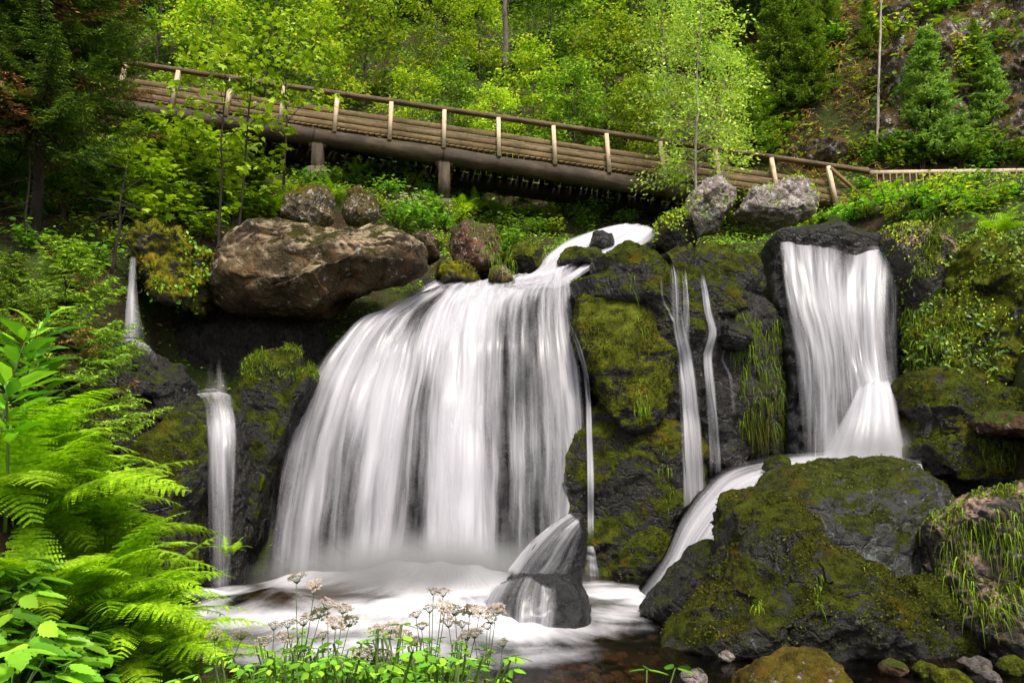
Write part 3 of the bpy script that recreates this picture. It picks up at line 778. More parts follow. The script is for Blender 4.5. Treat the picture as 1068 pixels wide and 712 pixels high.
def sheet_mesh(name, P, dens, mat, off=0.0, rough=.02, seed=0, extra=None, vfade=(0, 0), ufade=(.06, .06), streak=.0, softness=0.0, ledge=0.0):
    nu, nv = P.shape[:2]
    du = np.gradient(P, axis=0); dv = np.gradient(P, axis=1)
    N = nrm(np.cross(dv, du)); N *= np.sign(-N[..., 1:2] + 1e-6)          # towards the open side
    u = np.concatenate([[0], np.cumsum(np.linalg.norm(np.diff(P[:, nv // 2], axis=0), axis=1))])
    v = np.concatenate([[0], np.cumsum(np.linalg.norm(np.diff(P[nu // 2], axis=0), axis=1))])
    U, Vv = np.meshgrid(u, v, indexing='ij')
    q = np.stack([U.ravel() * 3.2 + seed * 9.1, Vv.ravel() * .22, np.zeros(U.size)], -1)
    h = (fbm(q, 4) + .5 * fbm(q * [3.1, 1.2, 1], 3)).reshape(nu, nv)
    lg = perlin(np.stack([U.ravel() * 1.1 + seed, Vv.ravel() * .9, np.full(U.size, 4.4)], -1)).reshape(nu, nv)
    P2 = P + N * (off + rough * h + ledge * lg)[..., None]
    if ledge: dens = np.clip(dens + .14 * fbm(np.stack([U.ravel() * 1.6 + 3 * seed, Vv.ravel() * .55, np.full(U.size, 8.8)], -1), 4).reshape(nu, nv), 0, 1)
    D = dens.copy()
    if streak:
        D = D * (1 - streak) + D * streak * np.clip(.5 + 1.5 * fbm(q * [.45, .4, 1] + 5.5, 3).reshape(nu, nv), 0, 1.3)
    a = np.linspace(0, 1, nu)[:, None]; b = np.linspace(0, 1, nv)[None]
    D *= sstep(0, ufade[0] + 1e-6, a) * sstep(0, ufade[1] + 1e-6, 1 - a)
    if vfade[0]: D *= sstep(0, vfade[0], b)
    if vfade[1]: D *= sstep(0, vfade[1], 1 - b)
    i = (np.arange(nu - 1)[:, None] * nv + np.arange(nv - 1)[None]).ravel()
    F = np.stack([i, i + nv, i + nv + 1, i + 1], -1)
    return make_mesh(name, P2.reshape(-1, 3), F, mat, True, uv=np.stack([U.ravel() + seed * 3.3, Vv.ravel()], -1), attrs={'dens': np.clip(D, 0, 1).ravel(), 'soft': np.clip(sstep(.1, .8, b) * softness + 0 * a, 0, 1).ravel()})

def rock_under(name, P, mat, off, amp, seed, thick=1.2):
    """rock body that a sheet of water runs over: the sheet pushed back and roughened, closed behind"""
    nu, nv = P.shape[:2]
    du = np.gradient(P, axis=0); dv = np.gradient(P, axis=1)
    N = nrm(np.cross(dv, du)); N *= np.sign(-N[..., 1:2] + 1e-6)
    q = P.reshape(-1, 3)
    h = fbm(q * 1.1 + seed, 5) + .5 * fbm(q * 2.6 + seed, 4, ridged=True)
    Q = P - N * (off - amp * h.reshape(nu, nv))[..., None]
    back = Q + np.array([0, thick, 0])
    i = (np.arange(nu - 1)[:, None] * nv + np.arange(nv - 1)[None]).ravel()
    n = nu * nv
    F = [np.stack([i, i + nv, i + nv + 1, i + 1], -1), np.stack([i, i + 1, i + nv + 1, i + nv], -1) + n]
    def edge(idx): idx = np.asarray(idx); return np.stack([idx[:-1], idx[1:], idx[1:] + n, idx[:-1] + n], -1)
    g = np.arange(n).reshape(nu, nv)
    F += [edge(g[0]), edge(g[-1][::-1]), edge(g[:, 0][::-1]), edge(g[:, -1])]
    return make_mesh(name, np.concatenate([Q.reshape(-1, 3), back.reshape(-1, 3)]), F, mat, True)

from mathutils.bvhtree import BVHTree
def drape(cols, rocks, nu, nv, off=.04, sm=5):
    """flow lines (px,py,Y,dens) laid onto the rocks they run over; Y is kept where there is no rock"""
    A = np.array([[(p[0], p[1], p[2], p[3]) for p in c] for c in cols], float)
    A = cr(A, nu); A = np.swapaxes(cr(np.swapaxes(A, 0, 1), nv), 0, 1)
    V, F, n = [], [], 0
    for o in rocks:
        me = o.data; v = np.empty(len(me.vertices) * 3, np.float32); me.vertices.foreach_get('co', v); v = v.reshape(-1, 3) + np.array(o.location)
        V.append(v); F += [[i + n for i in p.vertices] for p in me.polygons]; n += len(v)
    bv = BVHTree.FromPolygons([Vector(x) for x in np.concatenate(V)], F)
    Y = A[..., 2].copy(); got = np.zeros(Y.shape, bool)
    for i in range(nu):
        for j in range(nv):
            r = ray(A[i, j, 0], A[i, j, 1]); h = bv.ray_cast(Vector(CAM), Vector(r).normalized())[0]
            if h is not None and abs(h[1] - A[i, j, 2]) < 1.6: Y[i, j] = h[1] - off; got[i, j] = True
    k = np.hanning(2 * sm + 3)[1:-1]; k /= k.sum()
    for i in range(nu):
        if got[i].any() and not got[i].all():
            jj = np.arange(nv); Y[i] = np.interp(jj, jj[got[i]], Y[i][got[i]])
        lo = np.array([Y[i, max(0, j - 2):j + 3].min() for j in range(nv)])
        Y[i] = np.convolve(np.pad(lo, sm, 'edge'), k, 'valid')
    P = np.array([[W(A[i, j, 0], A[i, j, 1], Y[i, j]) for j in range(nv)] for i in range(nu)])
    return P, np.clip(A[..., 3], 0, 1)

def film_on(name, label, rock, pts, dens):
    Y0 = rock.location[1]
    P, D = drape([[(px, py, Y0, d) for (px, py), d in zip(r, dr)] for r, dr in zip(pts, dens)], [rock], 36, 44, .025, 3)
    w = empty(name, tuple(P[18, -1])); tag(w, label, 'water film')
    child_world('water_veil', sheet_mesh('water_veil', P, D, M['fall'], .0, .006, 3, ufade=(.03, .45), streak=.2, vfade=(.08, .10)), w)

# main waterfall -------------------------------------------------------------
MAIN = [
 [(452, 300, 16.6, .5), (400, 318, 15.7, .6), (356, 345, 15.0, .62), (318, 395, 14.5, .62), (294, 460, 14.15, .56), (278, 540, 13.9, .52), (264, 634, 13.7, .5)],
 [(458, 297, 16.7, .9), (412, 318, 15.6, .66), (374, 350, 14.85, .72), (346, 405, 14.35, .76), (326, 470, 14.0, .84), (312, 545, 13.75, .84), (302, 634, 13.55, .84)],
 [(464, 296, 16.7, 1.0), (428, 317, 15.6, .55), (398, 352, 14.7, .70), (376, 410, 14.2, .85), (362, 475, 13.85, .50), (352, 550, 13.6, .44), (346, 634, 13.4, .45)],
 [(474, 295, 16.8, 1.0), (448, 315, 15.6, .45), (428, 350, 14.65, .62), (412, 412, 14.1, 1.0), (400, 480, 13.75, .98), (392, 555, 13.5, .85), (386, 634, 13.3, .85)],
 [(486, 294, 16.8, 1.0), (468, 313, 15.6, .85), (452, 350, 14.55, .95), (442, 412, 14.0, .56), (436, 480, 13.65, .52), (431, 555, 13.4, .52), (428, 634, 13.2, .55)],
 [(500, 293, 16.8, 1.0), (490, 312, 15.6, 1.0), (481, 350, 14.5, 1.0), (477, 412, 13.95, 1.0), (474, 480, 13.6, 1.0), (472, 555, 13.35, 1.0), (471, 634, 13.15, 1.0)],
 [(516, 292, 16.8, 1.0), (509, 310, 15.7, 1.0), (503, 348, 14.6, .85), (501, 412, 14.05, .85), (500, 480, 13.7, .88), (500, 555, 13.45, .88), (500, 634, 13.25, .90)],
 [(540, 290, 16.8, 1.0), (533, 307, 15.8, .72), (529, 345, 14.8, .60), (528, 412, 14.25, .50), (528, 480, 13.95, .47), (529, 555, 13.75, .46), (530, 634, 13.6, .48)],
 [(566, 286, 16.9, 1.0), (560, 303, 15.9, .66), (558, 342, 14.95, .58), (560, 412, 14.4, .58), (563, 480, 14.1, .54), (564, 555, 13.95, .50), (565, 634, 13.85, .38)],
 [(588, 280, 17.0, .9), (582, 298, 16.1, .70), (583, 340, 15.1, .64), (590, 412, 14.55, .60), (595, 480, 14.3, .55), (597, 555, 14.15, .50), (598, 634, 14.1, .36)],
 [(606, 272, 17.1, .6), (598, 296, 16.2, .5), (602, 340, 15.2, .58), (613, 400, 14.6, .58), (618, 470, 14.35, .48), (619, 555, 14.2, .30), (619, 634, 14.15, .3)],
]
P, D = loft(MAIN, 240, 200)
rk = obj('cliff_rock', rock_under('cliff_rock', P, M['rock_under'], .30, .16, 3.3))
tag(rk, 'black rounded rock wall hidden behind the main waterfall curtain', 'rock face')
wf = empty('waterfall', W(470, 634, 13.3))
tag(wf, 'broad white main waterfall curtain spreading over a rounded rock in the middle', 'waterfall', 'waterfalls of the stream')
def child_world(name, me, parent):
    o = obj(name, me, parent); o.matrix_parent_inverse = Matrix.Translation(-Vector(parent.location)); return o
child_world('water_veil', sheet_mesh('water_veil', P, D * .95, M['fall'], -.02, .028, 1, streak=.15, softness=np.interp(np.linspace(0, 1, 240), [0, .25, .62, .75, 1], [.75, 1, 1, .35, .15])[:, None], vfade=(0, .10), ledge=.10), wf)
child_world('water_veil', sheet_mesh('water_veil', P, D ** 1.6 * .75, M['fall_soft'], .07, .035, 2, streak=.2, softness=np.interp(np.linspace(0, 1, 240), [0, .6, .8, 1], [1, 1, .4, .2])[:, None], vfade=(0, .14), ledge=.10), wf)

# upper stream ---------------------------------------------------------------
def stream(name, label, cols, nu, nv, mat='fall_soft', kind=True, rock=True, rmat='rock_under', off=.18, uf=(.12, .12), vf=(0, 0), two=True, group='waterfalls of the stream', pname='water_veil', rlabel=None, cat='waterfall', streak=.25, amp=.12, thick=.7):
    P, D = loft(cols, nu, nv)
    w = empty(name, tuple(P[nu // 2, -1]))
    tag(w, label, cat, group)
    child_world(pname, sheet_mesh(pname, P, D, M[mat], 0, .03, len(label), ufade=uf, vfade=vf, streak=streak), w)
    if two: child_world(pname, sheet_mesh(pname, P, D ** 1.5 * .7, M['fall_soft'], .05, .04, len(label) + 5, ufade=uf, vfade=vf, streak=streak + .2), w)
    if rock:
        r = obj('rock_bed', rock_under('rock_bed', P, M[rmat], off, amp, len(label) * 1.7, thick))
        tag(r, rlabel, 'rock')
    return P

stream('stream_cascade', 'white foaming upper stream tumbling from under the bridge to the lip of the main waterfall', [
 [(640, 236, 19.6, .2), (612, 244, 19.0, .8), (585, 254, 18.4, .9), (566, 270, 17.8, .9), (548, 286, 17.1, .9), (480, 297, 16.6, .8)],
 [(655, 234, 19.6, .9), (630, 242, 19.0, 1), (604, 254, 18.4, 1), (580, 270, 17.7, 1), (562, 289, 17.0, 1), (512, 300, 16.3, .9)],
 [(668, 235, 19.6, 1), (652, 244, 18.9, 1), (628, 257, 18.2, .9), (602, 273, 17.5, .7), (580, 292, 16.8, 1), (545, 303, 16.1, .9)],
 [(680, 238, 19.6, .9), (668, 247, 18.9, 1), (648, 259, 18.1, 1), (624, 273, 17.3, 1), (602, 288, 16.6, 1), (578, 303, 16.0, .8)],
 [(690, 244, 19.6, .2), (686, 252, 18.9, .6), (668, 260, 18.0, .7), (640, 269, 17.2, .9), (615, 281, 16.5, .9), (600, 298, 16.0, .5)]],
 60, 80, rlabel='black bed rock under the foaming upper stream', group=None, cat='stream', streak=.2, vf=(.05, .1), off=.12)
# twin strands on the middle cliff -------------------------------------------
def strand(name, label, pts, w0, w1, d=1.0, mat='fall_thin', ww=None):
    """one narrow thread of water following pts"""
    cols = []
    for s in (-1, -.4, .4, 1):
        n = len(pts)
        cols.append([(p[0] + s * (w0 + (w1 - w0) * k / (n - 1)), p[1], p[2] - .05 * (1 - abs(s)), d * (p[3] if len(p) > 3 else 1)) for k, p in enumerate(pts)])
    return drape(cols, [B['cliff_mid'], B['cliff_back'], B['cliff_left'], B['cliff_low']], 10, 90, .03, 4)
tw = empty('waterfall', W(725, 560, 13.3)); tag(tw, 'thin twin strands of water dropping down the dark middle cliff', 'waterfall', 'waterfalls of the stream')
for pts, a, b, d in [
    ([(700, 268, 14.3, .3), (704, 290, 13.95, .5), (706, 330, 13.85, .6), (714, 370, 13.7, .95), (720, 430, 13.55, 1), (724, 500, 13.4, 1), (726, 565, 13.3, .9)], 5, 15, .70),
    ([(712, 272, 14.3, .4), (715, 300, 13.95, .6), (716, 335, 13.85, .7), (716, 375, 13.7, .8), (720, 430, 13.5, .7)], 3, 6, .7),
    ([(728, 276, 14.3, .3), (734, 300, 13.9, .8), (738, 325, 13.75, .9), (743, 347, 13.6, 1), (738, 372, 13.5, 1), (741, 410, 13.45, 1), (745, 460, 13.35, .9), (747, 510, 13.3, .7)], 3.5, 8, .72),
    ([(689, 280, 14.3, .3), (691, 310, 13.9, .4), (698, 325, 13.8, .5), (705, 340, 13.75, .5)], 1.2, 1.6, .8),
    ([(756, 320, 14.0, .3), (757, 350, 13.85, .3), (754, 375, 13.8, .4), (762, 395, 13.7, .4), (766, 440, 13.6, .35)], 1.2, 2.5, .8),
    ([(709, 460, 13.6, .3), (708, 500, 13.5, .3), (706, 540, 13.4, .2)], 1.0, 1.2, .7)]:
    P, D = strand('water_strand', '', pts, a, b, d)
    child_world('water_strand', sheet_mesh('water_strand', P, D, M['fall_thin'], 0, .015, int(pts[0][0]), ufade=(.25, .25), vfade=(.14, .06)), tw)

# edge thread of the main fall
ed = empty('waterfall', W(616, 600, 13.6)); tag(ed, 'single thin thread of water at the right edge of the main waterfall', 'waterfall', 'waterfalls of the stream')
for pts, a, b, d in [
    ([(590, 330, 14.3, .3), (604, 365, 13.95, .7), (612, 400, 13.75, .9), (615, 460, 13.55, 1), (616, 520, 13.45, 1), (616, 572, 13.4, .9)], 3, 4.5, .75),
    ([(616, 568, 13.4, 1), (617, 590, 13.35, .8), (619, 618, 13.3, .5)], 4, 13, .75)]:
    P, D = strand('water_strand', '', pts, a, b, d)
    child_world('water_strand', sheet_mesh('water_strand', P, D, M['fall_thin'], 0, .015, int(pts[0][1]), ufade=(.25, .25), vfade=(.05, .12)), ed)

# right waterfall --------------------------------------------------------------
stream('waterfall', 'right-hand waterfall pouring over a dark rounded rock dome in white ribbons', [
 [(806, 246, 15.6, .6), (808, 262, 14.75, .66), (814, 310, 14.25, .60), (824, 370, 13.95, .42), (832, 430, 13.7, .34), (838, 486, 13.5, .35)],
 [(826, 240, 15.9, .35), (826, 258, 14.75, .66), (833, 310, 14.2, .62), (845, 370, 13.85, .50), (850, 430, 13.7, .42), (852, 488, 13.5, .45)],
 [(850, 237, 15.9, .3), (848, 258, 14.8, .60), (854, 310, 14.2, .74), (866, 370, 13.85, .60), (870, 430, 13.65, .55), (872, 490, 13.4, .6)],
 [(874, 239, 15.9, .2), (870, 262, 14.85, .50), (872, 312, 14.3, .74), (882, 370, 13.95, .48), (888, 430, 13.65, .50), (890, 490, 13.4, .6)],
 [(896, 246, 15.8, .4), (892, 264, 14.9, .55), (892, 312, 14.3, .72), (897, 370, 13.95, .50), (908, 415, 13.35, .95), (910, 490, 12.8, 1)],
 [(914, 245, 15.7, .75), (914, 262, 14.8, .80), (912, 312, 14.2, .74), (914, 370, 13.8, .70), (922, 418, 13.3, .92), (930, 490, 12.8, 1)],
 [(932, 248, 15.6, .6), (935, 266, 14.8, .75), (937, 312, 14.25, .74), (939, 370, 13.9, .76), (943, 430, 13.5, .72), (954, 494, 13.0, .7)]],
 110, 110, mat='fall', rlabel='black rock core just behind the right-hand waterfall', off=.30, amp=.22, streak=.3)

# lower step of the right fall: the water strikes a ledge and fans out
P, D = loft([
 [(893, 396, 13.75, .5), (884, 420, 13.4, .7), (862, 455, 13.1, .8), (836, 492, 12.9, .8)],
 [(900, 394, 13.75, .7), (895, 414, 13.3, .95), (882, 450, 12.95, 1), (866, 494, 12.7, 1)],
 [(910, 392, 13.75, .8), (910, 410, 13.2, 1), (908, 450, 12.85, 1), (902, 496, 12.6, 1)],
 [(922, 390, 13.75, .8), (926, 410, 13.2, 1), (931, 450, 12.85, .95), (934, 498, 12.6, 1)],
 [(934, 392, 13.8, .5), (940, 415, 13.4, .7), (950, 455, 13.1, .7), (962, 498, 12.8, .7)]], 60, 50)
fo = [o for o in COL.objects if o.name.startswith('waterfall') and o.get('label', '').startswith('right-hand')][0]
child_world('lower_fan', sheet_mesh('lower_fan', P, D * .95, M['fall_soft'], .0, .03, 6, ufade=(.2, .2), vfade=(.25, .0), streak=.15, softness=.8), fo)

# chute from the right pool down behind the boulders into the main pool
stream('water_chute', 'smooth white chute sliding left from the right-hand waterfall down to the pool', [
 [(960, 482, 12.6, .6), (900, 473, 13.4, .9), (840, 474, 13.6, 1), (790, 480, 13.5, .9), (752, 492, 13.2, .9), (715, 535, 12.7, .9), (695, 580, 12.3, .8), (668, 620, 12.0, .5)],
 [(962, 488, 12.4, .8), (900, 481, 12.9, 1), (842, 482, 13.1, 1), (795, 490, 13.0, .8), (760, 508, 12.7, 1), (726, 552, 12.2, 1), (704, 592, 11.9, 1), (676, 626, 11.7, .8)],
 [(964, 496, 12.1, .8), (905, 488, 12.4, 1), (850, 489, 12.5, 1), (805, 497, 12.4, 1), (772, 515, 12.2, 1), (740, 556, 11.8, 1), (712, 600, 11.5, 1), (682, 634, 11.3, .9)],
 [(968, 506, 11.8, .6), (910, 500, 11.9, .8), (858, 500, 11.9, .8), (815, 505, 11.9, .8), (782, 524, 11.8, .8), (752, 562, 11.5, .8), (722, 606, 11.2, .7), (694, 642, 11.0, .6)]],
 50, 160, rlabel='wet rock ramp carrying the white chute', group=None, cat='stream', streak=.3, uf=(.18, .15), off=.12, amp=.05)

# left little falls -------------------------------------------------------------
lf = empty('waterfall', W(135, 355, 13.2)); tag(lf, 'thin high waterfall at far left splashing onto a black rock shelf', 'waterfall', 'waterfalls of the stream')
for cols, fd in [
  ([[(133, 264, 14.2, .5), (131, 300, 13.8, .8), (128, 330, 13.5, .9), (125, 354, 13.3, .8)], [(137, 264, 14.2, .8), (136, 300, 13.75, 1), (134, 330, 13.45, .9), (133, 354, 13.2, .9)], [(141, 266, 14.2, .6), (141, 300, 13.8, .6), (143, 330, 13.5, .5), (147, 356, 13.25, .5)], [(142, 268, 14.2, .3), (146, 305, 13.8, .35), (154, 335, 13.5, .3), (166, 362, 13.2, .2)]], (.05, .05)),
  ([[(122, 352, 13.0, .6), (118, 356, 12.85, .3)], [(140, 354, 12.95, .9), (136, 362, 12.75, .3)], [(156, 362, 12.9, .7), (152, 372, 12.7, .2)], [(172, 384, 12.85, .3), (166, 392, 12.7, .1)]], (.0, .3))]:
    P, D = loft(cols, 30, 60); D = D * .62
    child_world('water_veil', sheet_mesh('water_veil', P, D, M['fall_soft'], 0, .02, 4, ufade=(.2, .25), vfade=fd), lf)
df = empty('waterfall', W(225, 408, 14.3)); tag(df, 'faint veil of water in the dark hollow under the big brown boulder', 'waterfall', 'waterfalls of the stream')
P, D = loft([[(213, 330, 15.2, .05), (212, 370, 15.0, .12), (205, 412, 14.6, .30)], [(222, 330, 15.2, .14), (222, 370, 15.0, .18), (222, 412, 14.5, .32)], [(231, 334, 15.2, .20), (234, 375, 15.0, .25), (244, 412, 14.6, .3)]], 30, 50)
child_world('water_veil', sheet_mesh('water_veil', P, D, M['fall_soft'], 0, .02, 8, ufade=(.35, .35), vfade=(.45, .1)), df)
stream('waterfall', 'left cascade behind the ferns, curling over a dark step and falling to the pool', [
 [(196, 410, 14.2, .6), (208, 417, 13.3, .62), (213, 445, 13.0, .5), (216, 472, 12.8, .5), (218, 540, 12.55, .42), (220, 622, 12.4, .40)],
 [(212, 408, 14.2, .9), (220, 419, 13.2, .5), (223, 445, 12.9, .75), (225, 472, 12.65, .74), (226, 540, 12.45, .60), (227, 622, 12.35, .55)],
 [(228, 408, 14.2, .8), (233, 419, 13.2, .55), (237, 445, 12.9, .8), (238, 472, 12.65, .60), (236, 540, 12.45, .46), (235, 622, 12.35, .40)],
 [(246, 412, 14.2, .5), (248, 420, 13.3, .55), (251, 445, 13.0, .55), (252, 470, 12.8, .42), (246, 540, 12.55, .26), (242, 622, 12.4, .2)]],
 44, 110, mat='fall', rock=False, vf=(.03, .04), uf=(.12, .2), streak=.5)
# film over the pointed rock and the low rock
film_on('water_film', 'thin film of water sliding down the left side of the pointed black rock', B['wet_point'],
 [[(597, 533), (575, 546), (550, 567), (523, 600)], [(606, 541), (590, 558), (572, 584), (552, 612)], [(608, 556), (602, 580), (594, 600), (582, 618)]], [(.7, .8, .85, .9), (.72, .66, .66, .8), (.45, .38, .35, .5)])
film_on('water_film', 'white veil of water draped over the low black rock in the pool', B['wet_low'],
 [[(514, 609), (503, 626), (496, 646), (504, 667)], [(550, 598), (540, 620), (536, 644), (540, 670)], [(570, 609), (568, 630), (566, 650), (564, 669)], [(592, 612), (590, 632), (588, 652), (580, 668)]],
 [(.7, .75, .85, 1), (.5, .55, .68, .95), (.34, .40, .50, .8), (.1, .2, .3, .5)])

# pool ---------------------------------------------------------------------------
def build_pool():
    xs = np.arange(-6.5, 7.6, .06); ys = np.arange(4.6, 14.9, .06)
    Xg, Yg = np.meshgrid(xs, ys)
    foam = np.zeros_like(Xg); z = np.zeros_like(Xg)
    def blob(px, py, Y, rx, ry, f, h=0.0, p=1.0):
        x0 = X(px, py, Y)
        d = np.exp(-(((Xg - x0) / rx) ** 2 + ((Yg - Y) / ry) ** 2) * p)
        return d * f, d * h
    for a in [(480, 622, 12.9, .75, .55, 1.0, .18), (515, 628, 12.6, .5, .5, .9, .16), (430, 625, 12.85, .7, .5, .85, .20), (370, 622, 12.9, .8, .5, .80, .20), (310, 622, 12.8, .6, .45, .70, .16), (475, 632, 12.4, 1.3, .7, .9, .06), (285, 645, 11.3, .65, .55, .06, .26), (270, 668, 10.4, 1.1, .45, .55, .02), (215, 650, 11.2, .35, .9, .5, .03),
              (450, 655, 11.2, 1.7, .8, .72, .03), (400, 676, 10.2, 2.2, .8, .50, .0), (515, 668, 10.2, .7, .6, .75, .10), (560, 680, 9.8, .9, .5, .45, .0), (350, 695, 9.2, 2.4, .8, .42, 0), (500, 700, 9.0, 1.6, .7, .30, 0),
              (640, 625, 12.3, .9, .7, .62, .02), (685, 632, 11.6, .5, .5, .85, .05), (650, 645, 11.0, .8, .6, .45, .0), (228, 622, 12.4, .5, .4, .85, .05), (500, 655, 10.7, .5, .5, .9, .10), (545, 676, 10.0, .7, .35, .7, .05), (620, 618, 13.0, .4, .4, .6, .02), (640, 668, 10.1, .9, .5, .22, 0)]:
        f, h = blob(*a); foam = np.maximum(foam, f) + .18 * np.minimum(foam, f); z += h
    foam = np.clip(foam, 0, 1)
    p = np.stack([Xg.ravel() * 1.3, Yg.ravel() * 1.3, np.zeros(Xg.size)], -1)
    z += (fbm(p, 3).reshape(Xg.shape)) * .09 * foam + .012 * fbm(p * 2.1, 3).reshape(Xg.shape) * (1 - foam)
    V = np.stack([Xg, Yg, z], -1).reshape(-1, 3)
    nx, ny = len(xs), len(ys)
    i = (np.arange(ny - 1)[:, None] * nx + np.arange(nx - 1)[None]).ravel()
    F = np.stack([i, i + 1, i + nx + 1, i + nx], -1)
    # flow coordinates: away from the foot of the main fall
    x0 = X(470, 630, 13.2); rr = np.hypot(Xg - x0, (Yg - 13.2)); an = np.arctan2(Xg - x0, 13.2 - Yg)
    uv = np.stack([(an * 2.2).ravel(), (rr * .9).ravel()], -1)
    o = obj('water', make_mesh('water', V, F, M['pool'], True, uv=uv, attrs={'foam': foam.ravel()}))
    tag(o, 'pool at the foot of the falls, white with foam at left and clear brown at right', 'water', kind='structure')
build_pool()
for (px, py, Y, sx_, sy_, sz_, lab) in [(440, 612, 12.6, 3.2, 1.0, 1.05, 'fine white spray hanging over the foot of the main waterfall'), (905, 470, 12.9, .9, .6, .7, 'fine white spray at the foot of the right-hand waterfall')]:
    S_, F_ = ico(3); mo = obj('mist', make_mesh('mist', S_, F_, M['mist'], True), None, W(px, py, Y)); mo.scale = (sx_, sy_, sz_); tag(mo, lab, 'spray', kind='stuff')
def build_bed():
    """countless small stones on the stream bed"""
    rng = np.random.default_rng(5)
    S, F = ico(2)
    n = 1600; V = []; FF = []
    x = rng.uniform(-5, 7, n); y = rng.uniform(5.6, 12, n)
    for k in range(n):
        s = rng.uniform(.03, .11) * (1.6 if rng.random() < .1 else 1)
        v = S * (1 + .35 * perlin(S * 1.5 + k)[:, None]) * np.array([s, s * rng.uniform(.7, 1.2), s * .6])
        a = rng.uniform(0, PI); c, q = math.cos(a), math.sin(a)
        v = v @ np.array([[c, q, 0], [-q, c, 0], [0, 0, 1]])
        V.append(v + np.array([x[k], y[k], 0])); FF.append(F + k * len(S))
    V = np.concatenate(V); z = tz(x, y); V[:, 2] += np.repeat(z + .02, len(S)) + np.repeat(rng.uniform(0, .25, n) * (rng.random(n) < .2), len(S))
    o = obj('gravel', make_mesh('gravel', V, np.concatenate(FF), M['pebble'], True))
    tag(o, 'brown stones and gravel on the stream bed under the clear water', 'gravel', kind='stuff')
build_bed()
# ------------------------------------------------------------------ log footbridge
YB = 25.0
A = W(118, 69 + .1466 * (118 - 168), YB); E = W(922, 69 + .1466 * (922 - 168), YB)
dvec = (E - A); LB = np.linalg.norm(dvec); dvec /= LB
def on(px):                       # distance along the bridge of the rail seen at column px
    r = ray(px, 69 + .1466 * (px - 168)); p = CAM + r * (YB / r[1])
    return float((p - A) @ dvec)
br = empty('footbridge', A)
tag(br, 'long sloping wooden log footbridge with railings crossing above the waterfall', 'footbridge')
WB = 2.1
def bp(s, dz, dy=0.0): return dvec * s + np.array([0, dy, dz])
def part(name, mb, mat, smooth=False, parent=None):
    return obj(name, mb.mesh(name, mat, smooth), parent if parent is not None else br)
for dy, side in ((0, 'near'), (WB, 'far')):
    mb = MB(); beam(mb, bp(0, -.07, dy - .03), bp(LB, -.07, dy - .03), .22, .13, seg=20, chamfer=.02); part('handrail', mb, M['wood_rail'])
    mb = MB(); beam(mb, bp(0, -.66, dy + .02), bp(LB - 1.2, -.66, dy + .02), .05, .17, seg=20); part('middle_rail', mb, M['wood_plank'])
    for dz in (-.93, -1.125):
        mb = MB(); beam(mb, bp(0, dz, dy + .0), bp(LB - .9, dz, dy + .0), .06, .17, seg=20); part('kick_board', mb, M['wood_plank'])
    # posts
    for px in [133, 188, 243, 298, 353, 409, 464, 520, 577, 632, 688, 745, 803, 862]:
        s = on(px) + (0.0 if dy == 0 else .1)
        tilt = 0.004 * (px - 520) / 56
        mb = MB(); beam(mb, bp(s + .02 + tilt * 8, -1.42, dy - .10), bp(s, -.13, dy - .10), .15, .13, up=(1, 0, 0), chamfer=.015)
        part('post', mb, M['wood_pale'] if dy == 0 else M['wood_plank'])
    # log girder
    rng = np.random.default_rng(3 + int(dy))
    mb = MB()
    n = 60; s = np.linspace(-1.5, on(735), n)
    pts = np.array([bp(q, -1.60, dy + .12) for q in s]) + np.cumsum(rng.normal(0, .004, (n, 3)), 0)
    tube(mb, pts, .285 + .012 * np.sin(s * 1.3) + rng.normal(0, .004, n), 20)
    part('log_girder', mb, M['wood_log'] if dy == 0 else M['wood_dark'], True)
    if dy == 0:
        # a strap band round the log at each joint
        for px in (205, 330, 464):
            mb = MB(); c = on(px); tube(mb, [bp(c - .03, -1.60, .12), bp(c, -1.60, .12), bp(c + .03, -1.60, .12)], .302, 20); part('strap', mb, M['wood_dark'], True)
mb = MB()
for k, s in enumerate(np.arange(-.4, on(900), .19)):
    beam(mb, bp(s, -1.25, -.02), bp(s, -1.25, WB + .25), .17, .06, chamfer=.008)
part('deck', mb, M['wood_plank'])
mb = MB(); tube(mb, [bp(0, -1.42, .02), bp(0, -1.42, WB / 2), bp(0, -1.40, WB + .4)], .085, 9)
cl = mb.mesh('cross_log', M['wood_dark'], True)
rj = np.random.default_rng(12)
for s in np.arange(-.3, on(730), .42):
    o = obj('cross_log', cl, br, dvec * (s + rj.normal(0, .05)) + np.array([0, rj.normal(0, .06), rj.normal(0, .012)])); k = rj.uniform(.85, 1.12); o.scale = (k, 1, 1)
# diagonal brace at the right-hand end
mb = MB(); beam(mb, bp(on(864), -.18, -.14), bp(on(898), -1.05, -.14), .09, .12, up=(0, 1, 0)); part('brace', mb, M['wood_plank'])
# piers
for px, stone in ((333, True), (464, True)):
    s = on(px)
    pr = obj('pier', None, br)
    top = bp(s, -1.86, .12)
    mb = MB(); beam(mb, top + [0, 0, -1.25], top + [0, 0, .06], .38, .38, up=(1, 0, 0), chamfer=.03); o = part('pier_post', mb, M['wood_log'], parent=pr)
    mb = MB(); tube(mb, [top + [-.28, -.05, -.03], top + [0, -.05, -.03], top + [.28, -.05, -.03]], .11, 10); part('pier_cap', mb, M['wood_log'], True, pr)
    mb = MB(); beam(mb, top + [0, 0.02, -1.9], top + [0, 0.02, -1.252 if px > 400 else -.80], .62, .58, up=(1, 0, 0), chamfer=.06); part('footing', mb, M['stone_block'], parent=pr)
